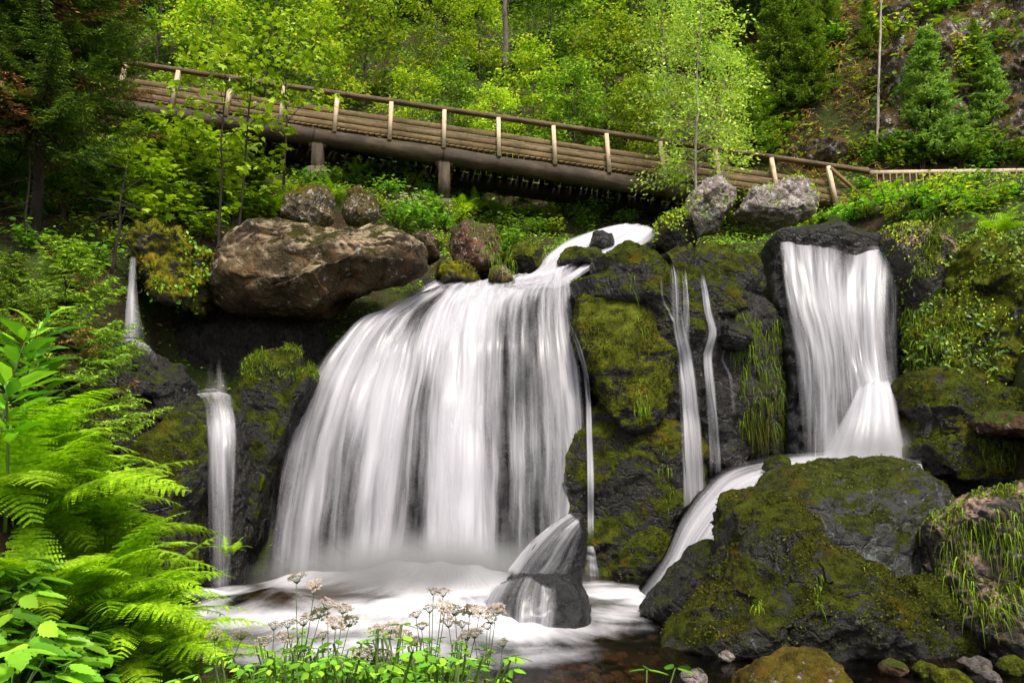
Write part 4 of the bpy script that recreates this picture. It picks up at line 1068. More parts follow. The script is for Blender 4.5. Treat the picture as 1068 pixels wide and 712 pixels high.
# level fence on the right
FA = W(908, 180.5, 24.6); FE = W(1120, 177.5, 24.0)
fn = empty('wooden_fence', FA); tag(fn, 'level wooden picket fence with pale top rail at right end of the bridge', 'fence')
d = FE - FA; LF = np.linalg.norm(d); d /= LF
mb = MB(); beam(mb, d * 0, d * LF, .16, .12, seg=8); obj('top_rail', mb.mesh('top_rail', M['wood_pale']), fn)
mb = MB(); beam(mb, d * .2 + [0, 0, -.80], d * LF + [0, 0, -.80], .06, .09, seg=8); obj('bottom_rail', mb.mesh('bottom_rail', M['wood_plank']), fn)
mb = MB(); beam(mb, [0, -.061, -.84], [0, -.061, -.06], .085, .035, up=(1, 0, 0), chamfer=.006); pk = mb.mesh('picket', M['wood_plank'])
for k in range(int(LF / .2)):
    o = obj('picket', pk, fn, d * (.15 + k * .2))
mb = MB(); beam(mb, [0, .08, -1.6], [0, .08, -.02], .13, .13, up=(1, 0, 0)); pm = mb.mesh('fence_post', M['wood_plank'])
for k in range(4): obj('fence_post', pm, fn, d * (.3 + k * 1.9))
# ------------------------------------------------------------------ plant meshes
UP = np.array([0, 0, 1.0])
def leaf_mesh(name, pos, dirs, rng, scale, tmpl, mat, tilt=.35, up=None, tip=None):
    n = len(pos)
    ups = np.tile(UP, (n, 1)) if up is None else up
    Xa, Ya, Za = leaf_axes(dirs, ups + rng.normal(0, tilt, (n, 3)), rng, .15)
    V, F = scatter(tmpl[0], tmpl[1], pos, Xa, Ya, Za, scale)
    uv = None
    if tip is not None:
        uv = np.zeros((len(V), 2)); uv[:, 0] = np.repeat(tip, len(tmpl[0]))
    return make_mesh(name, V, F, mat, False, uv)

def broadleaf(rng, H, spread, low=.2, limbs=18, subs=4, per=26, ls=.16, tmpl=LEAF_DIAMOND, lm='leaf_lime', bark='bark_grey', r0=.07, droop=.25, top=.75, cl=(.26, .26, .14), trunkstraight=.04):
    mb = MB()
    nt_ = 9; t = np.linspace(0, 1, nt_)
    trunk = np.stack([np.cumsum(rng.normal(0, trunkstraight, nt_)) * H * .18, np.cumsum(rng.normal(0, trunkstraight, nt_)) * H * .18, t * H * .97], -1); trunk -= trunk[0] 
    trunk[0, 2] = -.3
    tube(mb, trunk, r0 * (1 - t * .88), 8)
    P, Dn = [], []
    for k in range(limbs):
        tt = low + (.97 - low) * (k + rng.uniform(0, 1)) / limbs
        o = np.array([np.interp(tt, t, trunk[:, j]) for j in range(3)])
        az = k * 2.4 + rng.normal(0, .4)
        prof = math.sin(PI * min(1, ((tt - low) / (1 - low)) * .80 + .16)) ** .7
        L = spread * (.35 + .75 * prof) * rng.uniform(.7, 1.15)
        el = rng.uniform(.2, .6) + tt * .5
        dh = np.array([math.cos(az), math.sin(az), 0])
        q = np.linspace(0, 1, 6)[:, None]
        limb = o + dh * L * q * math.cos(el) + UP * (L * math.sin(el) * q - droop * L * q ** 2)
        tube(mb, limb, r0 * (.34 * (1 - tt) + .12) * (1 - q[:, 0] * .8), 5, False)
        for s in range(subs):
            f = .35 + .65 * (s + rng.uniform(0, 1)) / subs
            b = np.array([np.interp(f, q[:, 0], limb[:, j]) for j in range(3)])
            sd = dh + rng.normal(0, .7, 3) * [1, 1, .45]; sd /= np.linalg.norm(sd)
            sl = L * rng.uniform(.18, .42)
            e = b + sd * sl - UP * sl * droop * .6
            tube(mb, [b, (b + e) / 2 + UP * .03, e], [r0 * .07, r0 * .05, r0 * .03], 4, False)
            m = int(per * rng.uniform(.6, 1.4))
            u = rng.uniform(.2, 1.1, m)[:, None]
            p = b + (e - b) * u + rng.normal(0, 1, (m, 3)) * np.array(cl) * (spread / 1.8)
            P.append(p); Dn.append(sd * .6 + rng.normal(0, .6, (m, 3)) * [1, 1, .4] - UP * .25)
    P = np.concatenate(P); Dn = np.concatenate(Dn)
    tm = mb.mesh('trunk', M[bark], True)
    cm = leaf_mesh('crown', P, Dn, rng, ls * rng.uniform(.6, 1.25, len(P)), tmpl, M[lm], .45)
    return tm, cm

def spruce(rng, H, spread, low=.08, gap=.28, nb=6, twl=.22, lm='needle_mid', bark='bark_dark', r0=.09, droop=.35, fine=False, dead=0.0, density=1.0, nlen=.13, bare=0.0):
    mb = MB(); t = np.linspace(0, 1, 8)
    trunk = np.stack([rng.normal(0, .012 * H, 8) * t, rng.normal(0, .012 * H, 8) * t, t * H], -1); trunk[0] = (0, 0, -.4)
    tube(mb, trunk, r0 * (1 - t * .92), 8)
    P, Dn, T, Up, PB, DB = [], [], [], [], [], []
    h = low * H
    while h < H * .985:
        f = (h - low * H) / (H * (1 - low))
        L0 = spread * (1 - f) ** .85 + .10
        for k in range(nb):
            az = rng.uniform(0, 2 * PI); L = L0 * rng.uniform(.65, 1.12)
            o = np.array([np.interp(h, trunk[:, 2], trunk[:, 0]), np.interp(h, trunk[:, 2], trunk[:, 1]), h + rng.uniform(-.1, .1)])
            dh = np.array([math.cos(az), math.sin(az), 0]); sd = np.array([-dh[1], dh[0], 0])
            el = .25 - droop * (1 - f) + rng.normal(0, .08)
            q = np.linspace(0, 1, 7)
            def bpt(qq): return o + dh * L * qq[:, None] + UP * (L * (math.tan(el) * qq - droop * .55 * qq + droop * .75 * qq ** 2.5))[:, None]
            limb = bpt(q)
            tube(mb, limb, (r0 * .22 * (1 - f) + .008) * (1 - q * .8), 4, False)
            nt2 = max(4, int(L / (.055 if fine else .085) * density))
            qs = np.linspace(.22 if f < .5 else .1, 1, nt2)
            isdead = rng.random() < dead * (1 - f)
            base = bpt(qs)
            for side in (-1, 1):
                tl = twl * L0 ** .4 * (1.15 - qs) ** .6 * rng.uniform(.6, 1.2, nt2) * 1.3
                td = dh * .75 + sd * side * .8 + rng.normal(0, .15, (nt2, 3)); td[:, 2] -= .22 * droop * 2; td = nrm(td)
                if fine:
                    m = 14
                    u = (np.arange(m) + .5) / m
                    pp = (base[:, None] + td[:, None] * (tl[:, None] * u)[..., None]).reshape(-1, 3)
                    tn = np.repeat(td, m, 0)
                    sgn = np.where(np.arange(len(pp)) % 2, 1, -1)[:, None]
                    lat = np.cross(tn, UP)
                    dd = tn * .75 + lat * sgn * .8 + rng.normal(0, .3, pp.shape)
                    tp = np.tile(u, nt2) ** 2 * .75 * rng.uniform(.2, 1, len(pp))
                else:
                    m = max(2, int(3 * density + .5)); u = (np.arange(m) + .6) / m
                    pp = (base[:, None] + td[:, None] * (tl[:, None] * u)[..., None]).reshape(-1, 3)
                    dd = np.repeat(td, m, 0) + rng.normal(0, .4, pp.shape)
                    tp = np.tile(u, nt2) ** 2 * .8 * rng.uniform(0, 1, len(pp)) * np.repeat(.4 + .6 * qs, m)
                if isdead: PB.append(pp[::2]); DB.append(dd[::2])
                else: P.append(pp); Dn.append(dd); T.append(tp)
        h += gap * (1 - .45 * f) * rng.uniform(.8, 1.2)
    P = np.concatenate(P); Dn = np.concatenate(Dn); T = np.concatenate(T)
    tm = mb.mesh('trunk', M[bark], True)
    sc = (nlen if not fine else nlen * .42) * rng.uniform(.7, 1.25, len(P))
    tmpl = (LEAF_DIAMOND[0] * [1, .55 if not fine else .42, 1], LEAF_DIAMOND[1])
    cm = leaf_mesh('crown', P, Dn, rng, sc, tmpl, M[lm], .35, tip=T)
    dm = None
    if PB:
        PB = np.concatenate(PB); DB = np.concatenate(DB)
        dm = leaf_mesh('dead_branches', PB, DB, rng, nlen * .42 * rng.uniform(.7, 1.2, len(PB)), tmpl, M['needle_brown'], .5, tip=np.zeros(len(PB)))
    return tm, cm, dm

def plant_thing(name, meshes, names, loc, rz, sc, label, cat, group=None):
    e = empty(name, loc, rz, sc); tag(e, label, cat, group)
    for m, n in zip(meshes, names):
        if m is not None: obj(n, m, e)
    return e
R0 = np.random.default_rng(2024)

# ------------------------------------------------------------------ trees on the hillside
TREEGROUP = 'trees on the hillside behind the bridge'
put_late = []
protoB = [broadleaf(np.random.default_rng(100 + k), 7.0, 2.1, low=.10, limbs=34, subs=4, per=38, ls=.22, lm=('leaf_lime', 'leaf_mid', 'leaf_lime')[k], cl=(.22, .22, .09)) for k in range(3)]
protoBirch = [broadleaf(np.random.default_rng(120 + k), 7.5, 1.5, low=.22, limbs=34, subs=5, per=34, ls=.115, lm='leaf_birch', bark='bark_birch', r0=.05, droop=.5, cl=(.22, .22, .22)) for k in range(2)]
protoS = [spruce(np.random.default_rng(140 + k), 9.0, 2.5, low=.03, gap=.30, nb=7, lm=('needle_mid', 'needle_dark')[k % 2], density=1.1, nlen=.20) for k in range(4)]
protoP = [spruce(np.random.default_rng(160), 5.2, 1.15, low=.03, gap=.16, nb=6, lm='needle_pine', density=1.3, nlen=.16, droop=.05, twl=.25)]

def put_tree(kind, px, Y, H, label, group=TREEGROUP, k=0, z=None):
    p = ground(px, Y)
    pr, h0, nm, cat = {'b': (protoB, 7.0, 'broadleaf_tree', 'tree'), 'w': (protoBirch, 7.5, 'birch_tree', 'birch'), 's': (protoS, 9.0, 'spruce_tree', 'spruce'), 'p': (protoP, 5.2, 'conifer_tree', 'conifer')}[kind]
    m = pr[k % len(pr)]
    return plant_thing(nm, m, ('trunk', 'crown', 'dead_branches'), p, R0.uniform(0, 6.28), H / h0, label, cat, group)

trees = [
 # first row, just behind the bridge
 ('b', 205, 29, 5.6, 0, 'lime green broadleaf tree behind the left end of the bridge'),
 ('b', 268, 31, 6.4, 1, 'fuller green broadleaf tree behind the bridge, right of the maple saplings'),
 ('b', 322, 29.5, 5.2, 2, 'lime green broadleaf tree behind the bridge above the first pier'),
 ('b', 372, 33, 7.0, 0, 'tall lime green broadleaf tree behind the bridge with its crown left of the dark gap'),
 ('b', 425, 29, 3.6, 2, 'low bushy lime tree showing over the bridge rail between the two piers'),
 ('b', 470, 30, 4.0, 1, 'low bushy green tree over the bridge rail above the second pier'),
 ('b', 512, 29, 3.9, 0, 'low lime bushy tree over the bridge rail right of the second pier'),
 ('b', 556, 31, 5.0, 2, 'lime tree behind the bridge below the bare pale trunk'),
 ('b', 600, 29.5, 4.6, 1, 'mid green tree behind the middle of the bridge'),
 ('b', 640, 31.5, 6.0, 0, 'tall lime tree behind the bridge left of the drooping birches'),
 ('b', 672, 29, 4.0, 2, 'small lime tree tucked at the foot of the drooping birches'),
 ('w', 700, 30, 7.6, 0, 'feathery pale green birch behind the bridge, left of the slim white-trunked birch'),
 ('w', 731, 23.4, 8.4, 1, 'feathery pale green birch with a slim white trunk in front of the bridge rail'),
 ('w', 765, 28.5, 6.0, 0, 'feathery birch just behind the bridge rail right of the slim white birch'),
 # second row
 ('b', 150, 35, 7.5, 1, 'green broadleaf tree deep in the wood above the left bridge end'),
 ('b', 235, 37, 8.5, 2, 'lime broadleaf tree deep in the wood at top left'),
 ('b', 300, 38, 8.6, 0, 'second-row lime tree whose crown leaves the top of the picture'),
 ('b', 350, 41, 9.0, 1, 'green tree at the top edge left of the dark spruces'),
 ('b', 455, 36, 5.2, 2, 'lime tree below the dark spruces in the second row'),
 ('b', 500, 38, 5.0, 0, 'lime tree left of the bare pale trunk in the second row'),
 ('b', 575, 37, 7.8, 1, 'green tree right of the bare pale trunk'),
 ('b', 620, 39, 8.6, 2, 'lime tree filling the top edge right of the bare pale trunk'),
 ('b', 668, 38, 8.0, 0, 'tall lime tree at the top edge above the birches'),
 ('b', 760, 36, 6.8, 1, 'green broadleaf tree between birches and the right-hand spruces'),
 ('w', 790, 41, 8.5, 0, 'pale feathery birch high on the slope right of centre'),
 ('b', 715, 43, 9.0, 2, 'lime tree high on the slope behind the birches'),
 # dark spruces at the top
 ('s', 395, 47, 12, 1, 'dark spruce at the top edge left of the bare pale trunk'),
 ('s', 440, 46, 12, 3, 'darkest spruce in the gap at top, second from the bare pale trunk'),
 ('s', 482, 47, 12, 1, 'dark spruce right beside the bare pale trunk'),
 ('s', 545, 49, 12, 3, 'dark spruce just right of the bare pale trunk'),
 ('s', 590, 51, 11, 1, 'dark spruce peeping over the lime trees right of the bare trunk'),
 ('s', 330, 50, 13, 3, 'dark spruce behind the lime trees at the top left'),
 ('s', 270, 49, 13, 1, 'dark spruce behind the maple saplings at the top'),
 ('s', 200, 47, 13, 3, 'dark spruce above the left bridge end at the top edge'),
 ('s', 130, 44, 13, 1, 'dark spruce in the shaded wood at the far top left'),
 ('s', 650, 53, 12, 3, 'dark spruce behind the lime trees above the birches'),
 ('s', 730, 54, 12, 0, 'green spruce at the top edge right of the birches'),
 # spruces on the right
 ('s', 792, 29.5, 4.6, 0, 'green young spruce right of the slim white birch, above the bridge rail'),
 ('s', 826, 30.5, 6.0, 2, 'green spruce in the middle of the right-hand group'),
 ('s', 856, 29.5, 4.4, 0, 'low spruce left of the dead white birch stem'),
 ('s', 812, 35, 7.5, 3, 'dark spruce standing behind the right-hand group'),
 ('s', 862, 36, 6.6, 0, 'green spruce high behind the dead white birch stem'),
 ('s', 905, 41, 7.0, 2, 'green spruce at the top edge above the rocky slope'),
 ('s', 770, 45, 10, 2, 'tall green spruce at the top edge behind right-hand group'),
 ('s', 842, 46, 9, 0, 'tall green spruce at the top edge, rightmost of the back row'),
 ('p', 985, 25.9, 4.9, 0, 'soft grey-green young conifer standing before the rocky slope at right'),
 ('p', 1052, 26.4, 3.4, 0, 'small soft green conifer at the right edge of the rocky slope'),
 ('p', 1020, 26.0, 1.8, 0, 'tiny soft green conifer behind the picket fence'),
]
for kind, px, Y, H, k, lab in trees: put_tree(kind, px, Y, H, lab, k=k)
# trees that close the wood towards the sides of the valley
for i, (kind, px, Y, H, k) in enumerate([('s', 60, 30, 10, 1), ('s', -40, 27, 11, 3), ('b', 40, 38, 9, 1), ('s', -120, 36, 12, 1), ('b', 1120, 33, 7, 0), ('s', 1180, 36, 9, 0)]):
    put_tree(kind, px, Y, H, ['dark spruce just inside the wood behind the near left spruce', 'dark spruce behind the near spruces at the left edge', 'green broadleaf tree glimpsed in the shade at upper left',
             'dark spruce beyond the left edge of the wood', 'green broadleaf tree beyond the right edge of the slope', 'green spruce beyond the right edge of the slope'][i], k=k)
# bare trunks
def bare(px, py0, py1, Y, r, lean, label, bark, cat):
    a = W(px, py0, Y); b = W(px + lean, py1, Y)
    a = a - UP * .6
    t = np.linspace(0, 1, 14)[:, None]; n = np.cumsum(np.random.default_rng(px).normal(0, r * .16, (14, 3)), 0) * [1, 1, 0]
    mb = MB(); tube(mb, (a * (1 - t) + b * t) - a + n, r * (1.15 - t[:, 0] * .5), 9)
    e = empty('bare_trunk', a); tag(e, label, cat); obj('trunk', mb.mesh('trunk', M[bark], True), e)
    mb = MB(); rg = np.random.default_rng(px + 1)
    for k in range(9):
        f = rg.uniform(.3, .97); o = (b - a) * f; d = rg.normal(0, 1, 3); d[2] = abs(d[2]) * .5; d /= np.linalg.norm(d)
        tube(mb, [o, o + d * r * 5], [r * .18, r * .07], 4)
    obj('twigs', mb.mesh('twigs', M[bark]), e)
bare(527, 60, -60, 33, .12, 1, 'bare pale straight tree trunk at the top edge before the dark spruces', 'bark_grey', 'tree')
bare(912, 178, -10, 26.6, .048, 7, 'slim dead white birch stem without leaves before the rocky slope', 'bark_birch', 'birch')
bare(877, 110, 46, 31, .06, -2, 'short dead grey stem among the right-hand spruces', 'bark_grey', 'tree')
# rocky slope top right
def surf_at(o, px, py):
    v = np.empty(len(o.data.vertices) * 3, np.float32); o.data.vertices.foreach_get('co', v); v = v.reshape(-1, 3) + np.array(o.location)
    pr = v - CAM; cy_ = pr[:, 1] * cP + pr[:, 2] * sP; cz = -pr[:, 1] * sP + pr[:, 2] * cP
    d = (534 + FPX * pr[:, 0] / cy_ - px) ** 2 + (356 - FPX * cz / cy_ - py) ** 2
    k = np.argsort(d)[:40]; return v[k[np.argmin(v[k, 1])]] if d.min() < 120 else None
B['slope'] = boulder('cliff_rock', 'steep rocky hillside at the top right, mossy brown with grey rock showing through', 'cliff',
    [(845, 185), (862, 150), (880, 105), (900, 60), (925, 10), (960, -40), (1040, -70), (1150, -60), (1200, 60), (1180, 170), (1100, 200), (980, 200), (900, 196)], 32.5, 4.2, M['rock_cliff'], 70, pw=3.0, amp=.09, chisel=6, sub=7, lean=.55, strata=.03, freq=2.5, facet=1.2)
for (pts, mt, sd, lab) in [
  ([(930, 60), (955, 40), (985, 28), (1010, 40), (1005, 70), (970, 85), (940, 80)], 'rock_cliff', 71, 'grey outcrop behind the soft conifer on the rocky slope'),
  ([(1000, 70), (1020, 35), (1060, 15), (1110, 10), (1110, 90), (1060, 105), (1015, 95)], 'rock_cliff', 72, 'large grey outcrop at the top right corner of the slope'),
  ([(940, 130), (965, 105), (1000, 110), (1015, 140), (990, 165), (950, 165)], 'rock_cliff', 73, 'outcrop low behind the soft conifer above the fence'),
  ([(1010, 140), (1030, 110), (1068, 105), (1100, 120), (1100, 165), (1050, 170), (1015, 160)], 'rock_cliff', 74, 'grey outcrop above the fence at the right edge'),
  ([(895, 160), (905, 125), (925, 115), (945, 130), (948, 165), (920, 176)], 'rock_cliff', 75, 'mossy outcrop right behind the dead white birch stem'),
  ([(832, 172), (842, 150), (870, 145), (885, 160), (882, 176), (850, 180)], 'rock_cliff', 76, 'low grey outcrop behind the right end of the bridge rail'),
  ([(900, 90), (912, 70), (935, 66), (945, 85), (930, 102), (908, 104)], 'rock_cliff', 77, 'small brown outcrop left of the soft conifer'),
  ([(885, 50), (905, 20), (950, 5), (985, 10), (960, 40), (915, 60)], 'rock_cliff', 78, 'brown outcrop near the top edge above the rocky slope')]:
    c = np.mean(pts, 0); q_ = surf_at(B['slope'], c[0], c[1]); Yh = hit(c[0], c[1] + 8, 24)[1] - .3; Yh = Yh if q_ is None else min(Yh, q_[1] + .1)
    o = boulder('outcrop', lab, 'rock outcrop', pts, Yh + .8, 1.6, M[mt], sd, amp=.10, chisel=11, sub=6, strata=.03, facet=1.3, freq=.9, group='outcrops of the rocky slope')

SL = 'bushes and seedlings on the rocky slope at top right'
rg = np.random.default_rng(64)
for i in range(46):
    px, py = rg.uniform(800, 1090), rg.uniform(0, 172)
    p = surf_at(B['slope'], px, py)
    if p is None: p = hit(px, py, 25.5)
    if i % 3 == 2:
        put_late.append(('fern', p, rg.uniform(.8, 1.3)))
    else: put_late.append((('lime', 'herb', 'dark')[i % 3 if i % 3 < 2 else 2], p, rg.uniform(1.2, 2.6)))
for px, py, h, k, lab in [(905, 60, 2.6, 0, 'young green spruce seedling left of the soft conifer on the rocky slope'), (880, 130, 2.4, 2, 'young green spruce just left of the dead white birch stem'), (935, 160, 1.8, 0, 'tiny spruce behind the left end of the picket fence'),
                     (1020, 80, 2.2, 2, 'young spruce between two outcrops of the rocky slope'), (860, 40, 3.4, 0, 'green spruce seedling high above the right-hand spruces'), (960, 20, 2.4, 2, 'spruce seedling at the top edge above the outcrops')]:
    p = surf_at(B['slope'], px, py)
    if p is None: p = hit(px, py, 25.5)
    m = protoS[k]; plant_thing('spruce_tree', m, ('trunk', 'crown', 'dead_branches'), p, R0.uniform(0, 6), h / 9, lab, 'spruce', 'young spruces on the rocky slope')

# ------------------------------------------------------------------ near spruces on the left bank
g = ground(28, 14.6)
tm, cm, dm = spruce(np.random.default_rng(201), 9.5, 2.1, low=.25, gap=.24, nb=9, lm='needle_dark', r0=.11, droop=.6, fine=True, dead=.30, nlen=.21, twl=.34)
near1 = plant_thing('spruce_tree', (tm, cm, dm), ('trunk', 'crown', 'dead_branches'), g, .4, 1.0, 'large dark spruce with drooping boughs and dead brown twigs on the left bank', 'spruce')
tm, cm, dm = spruce(np.random.default_rng(202), 9.5, 2.2, low=.16, gap=.27, nb=8, lm='needle_dark', r0=.11, droop=.5, fine=True, dead=.45, nlen=.21, twl=.34)
plant_thing('spruce_tree', (tm, cm, dm), ('trunk', 'crown', 'dead_branches'), ground(-45, 15.0), 2.0, 1.0, 'dark spruce at the left edge whose boughs enter the picture', 'spruce')
plant_thing('spruce_tree', (tm, cm, dm), ('trunk', 'crown', 'dead_branches'), ground(40, 19.0), 4.0, .95, 'shaded spruce behind the large dark spruce, left of the bridge end', 'spruce')
tm, cm, dm = spruce(np.random.default_rng(203), 2.6, 1.15, low=.22, gap=.15, nb=7, lm='needle_mid', r0=.05, droop=.55, fine=True, dead=.3, nlen=.15, twl=.24)
def at_px(px, py, Y):     # stands on ground at depth Y below the photo point
    p = W(px, py, Y); return p
yp = ground(62, 10.6)
plant_thing('young_spruce', (tm, cm, dm), ('trunk', 'crown', 'dead_branches'), yp, .0, (W(62, 250, 10.6)[2] - yp[2]) / 2.6, 'yellow-green young spruce with hanging boughs above the ferns at left', 'spruce')
yp = ground(8, 10.0)
plant_thing('young_spruce', (tm, cm, dm), ('trunk', 'crown', 'dead_branches'), yp, 2.0, (W(8, 265, 10.0)[2] - yp[2]) / 2.6, 'dark green young spruce at the left edge above the tall lance-leaved plant', 'spruce')
# dead thin sapling with bare side twigs
def dead_sapling(px0, py0, px1, py1, Y, label, seed):
    rg = np.random.default_rng(seed); a = W(px0, py0, Y); b = W(px1, py1, Y)
    t = np.linspace(0, 1, 10)[:, None]; n = np.cumsum(rg.normal(0, .018, (10, 3)), 0) * [1, 1, 0]
    pts = (b - a) * t + n; mb = MB(); tube(mb, pts, .035 * (1.1 - t[:, 0]), 7)
    e = empty('dead_sapling', a); tag(e, label, 'dead tree'); obj('trunk', mb.mesh('trunk', M['bark_dark'], True), e)
    mb = MB()
    for k in range(26):
        f = rg.uniform(.15, .95); o = np.array([np.interp(f, t[:, 0], pts[:, j]) for j in range(3)])
        d = rg.normal(0, 1, 3) * [1, .8, .35]; d /= np.linalg.norm(d); L = rg.uniform(.3, 1.0)
        q = np.linspace(0, 1, 5)[:, None]
        tube(mb, o + d * L * q - UP * .15 * L * q ** 2 + np.cumsum(rg.normal(0, .02, (5, 3)), 0), .010 * (1.1 - q[:, 0]), 4, False)
    obj('twigs', mb.mesh('twigs', M['bark_dark']), e)
dead_sapling(118, 285, 134, 170, 13.4, 'thin dark dead sapling with bare twigs above the thin left waterfall', 5)
dead_sapling(20, 300, 26, 120, 14.0, 'thin bare stem in the brown shade at the left edge', 6)
dead_sapling(96, 270, 90, 150, 16.0, 'thin bare stem right of the large dark spruce trunk', 8)

# maple saplings in front of the left end of the bridge
for sd, px, Y, H, lab in [(211, 224, 17.0, 5.6, 'slim maple sapling with lime lobed leaves crossing the left part of bridge'),
                          (212, 246, 17.4, 6.2, 'second slim maple sapling, a step right of the first, rising above the frame'),
                          (213, 292, 19.0, 5.4, 'leafy maple sapling whose twigs hang over the bridge rail above the first pier'),
                          ]:
    tm, cm = broadleaf(np.random.default_rng(sd), H, 1.25, low=.45, limbs=18, subs=3, per=5, ls=.18, tmpl=LEAF_MAPLE, lm='leaf_maple', bark='bark_dark', r0=.042, droop=.15, cl=(.26, .26, .05), trunkstraight=.03)
    plant_thing('maple_sapling', (tm, cm), ('trunk', 'crown'), ground(px, Y), 0, 1, lab, 'maple', 'maple saplings by the bridge')

# ------------------------------------------------------------------ shrubs and herbs
def shrub_mesh(seed, H, spread, n, ls, tmpl, lm, stems=7):
    rg = np.random.default_rng(seed); mb = MB(); P, Dn = [], []
    for k in range(stems):
        az = k * 2.4 + rg.normal(0, .3); L = H * rg.uniform(.7, 1.1); out = spread * rg.uniform(.2, 1)
        q = np.linspace(0, 1, 6)[:, None]; d = np.array([math.cos(az), math.sin(az), 0])
        pts = d * out * q ** 1.3 + UP * L * (q - .18 * q ** 2); pts[0, 2] = -.15
        tube(mb, pts, .012 * (1.2 - q[:, 0]), 5, False)
        m = n // stems; f = rg.uniform(.25, 1, m)
        p = np.stack([np.interp(f, q[:, 0], pts[:, j]) for j in range(3)], -1)
        a2 = rg.uniform(0, 2 * PI, m); dd = np.stack([np.cos(a2), np.sin(a2), rg.normal(-.1, .25, m)], -1)
        P.append(p + dd * rg.uniform(.02, .16, m)[:, None] * H ** .5); Dn.append(dd)
    P = np.concatenate(P); Dn = np.concatenate(Dn)
    return mb.mesh('stems', M['stem_brown'], True), leaf_mesh('foliage', P, Dn, rg, ls * rg.uniform(.6, 1.25, len(P)), tmpl, M[lm], .3)

protoShrub = {
 'maple': [shrub_mesh(301 + k, 1.3, .80, 300, .18, LEAF_MAPLE, 'leaf_maple', 9) for k in range(2)],
 'herb': [shrub_mesh(311 + k, .55, .40, 190, .115, LEAF_OVATE, 'herb', 12) for k in range(3)],
 'dark': [shrub_mesh(321 + k, .9, .7, 380, .12, LEAF_OVATE, 'leaf_dark', 10) for k in range(2)],
 'lime': [shrub_mesh(331 + k, .6, .45, 260, .09, LEAF_OVATE, 'leaf_lime', 12) for k in range(2)],
}
def put_shrub(kind, pos, s, label, name, cat, group, k=0):
    return plant_thing(name, protoShrub[kind][k % len(protoShrub[kind])], ('stems', 'foliage'), pos, R0.uniform(0, 6.28), s, label, cat, group)
for i, (px, py, s, lab) in enumerate([
   (165, 205, 1.1, 'maple bush below the pale rock under the left bridge end'), (196, 188, 1.2, 'maple bush just under the log near the left end of the bridge'),
   (228, 196, 1.2, 'maple bush round the foot of the slim maple saplings'), (258, 205, 1.1, 'maple bush left of the dark space under the first pier'),
   (212, 225, 1.2, 'maple bush above the left shoulder of the big brown boulder'), (182, 232, 1.1, 'maple bush above the bright yellow mossy mound'),
   (150, 245, 1.0, 'maple bush above the thin high waterfall at left'), (232, 170, .9, 'maple bush directly below the bridge log at the sapling stems'),
   (138, 190, 1.0, 'maple bush at the edge of the dark spruce boughs'), (275, 235, .8, 'maple bush behind the top of the big brown boulder'),
   (190, 165, 1.0, 'maple bush hanging over the pale rock at the left bridge end'), (245, 235, 1.0, 'maple bush touching the back of the big brown boulder'), (170, 285, .7, 'maple bush right beside the bright yellow mossy mound'), (125, 215, 1.1, 'maple bush in front of the dark spruce trunk'),
   (140, 225, 1.3, 'large maple bush beside the thin dead sapling'), (205, 255, .9, 'maple bush at the upper left corner of the big brown boulder'), (160, 175, 1.2, 'large maple bush at the end of the bridge log'), (185, 210, 1.3, 'large maple bush in the middle of the left bank'), (225, 225, 1.1, 'maple bush left of the small mossy boulder'),
   (110, 240, .9, 'maple bush in the shade left of the thin dead sapling')]):
    put_shrub('maple', hit(px, py, 12), s, lab, 'maple_bush', 'bush', 'maple bushes on the left bank', i)
HERB = 'leafy herbs on the banks above the falls'
hb = [(445, 196), (460, 200), (474, 198), (488, 205), (452, 212), (468, 214), (325, 192), (345, 190), (360, 186), (318, 200), (385, 176), (415, 182), (430, 178), (300, 208), (262, 222), (385, 238), (375, 190), (398, 215), (412, 228), (420, 248), (405, 200), (430, 190), (440, 232), (455, 222), (462, 235), (480, 228), (445, 205), (540, 246), (556, 222), (575, 225), (598, 222), (590, 212),
      (545, 205), (528, 220), (610, 232), (620, 226), (560, 238), (578, 240), (512, 262), (530, 268), (535, 250), (456, 255), (520, 245), (640, 222), (655, 228), (560, 200), (530, 198), (500, 205), (595, 205), (625, 214),
      (655, 215), (700, 228), (765, 205), (775, 188), (760, 232), (790, 240), (868, 215), (880, 205), (895, 212), (905, 195), (915, 205), (925, 215), (905, 225), (890, 228), (940, 205), (955, 215), (970, 205), (985, 220), (1000, 210), (1020, 220), (1040, 212),
      (1055, 225), (1030, 230), (1060, 205), (935, 228), (965, 232), (1010, 232), (860, 230), (845, 236), (1015, 200), (980, 198)]
side = lambda px: 'left bank' if px < 470 else ('stream bank' if px < 700 else 'right bank')
for i, (px, py) in enumerate([(12, 215), (35, 232), (66, 226), (92, 208), (28, 262), (78, 252), (108, 238), (14, 185), (88, 178), (60, 200), (100, 282), (120, 262)]):
    put_shrub(('dark', 'herb', 'lime')[i % 3], hit(px, py, 11.5), R0.uniform(1.0, 1.7), 'leafy herb on the shaded slope under the large dark spruce', 'herb_plant', 'herb', HERB + ', spruce slope', i)
for i in range(14):
    put_shrub(('lime', 'herb', 'dark')[i % 3], hit(895 + i * 13.5, 168 + (i * 7) % 12, 24.8), R0.uniform(1.2, 1.9), 'leafy bush on the slope close behind the picket fence', 'slope_bush', 'bush', 'bushes behind the fence', i)
for i, (px, py) in enumerate(hb):
    p = hit(px, py + 6, 15.5)
    put_shrub(('herb', 'lime', 'herb', 'dark')[i % 4] if px < 700 else ('lime', 'herb', 'lime', 'herb')[i % 4], p, R0.uniform(.8, 1.35), 'bushy green herb growing among others on the %s under the bridge' % side(px), 'herb_plant', 'herb', HERB + ', ' + side(px), i)

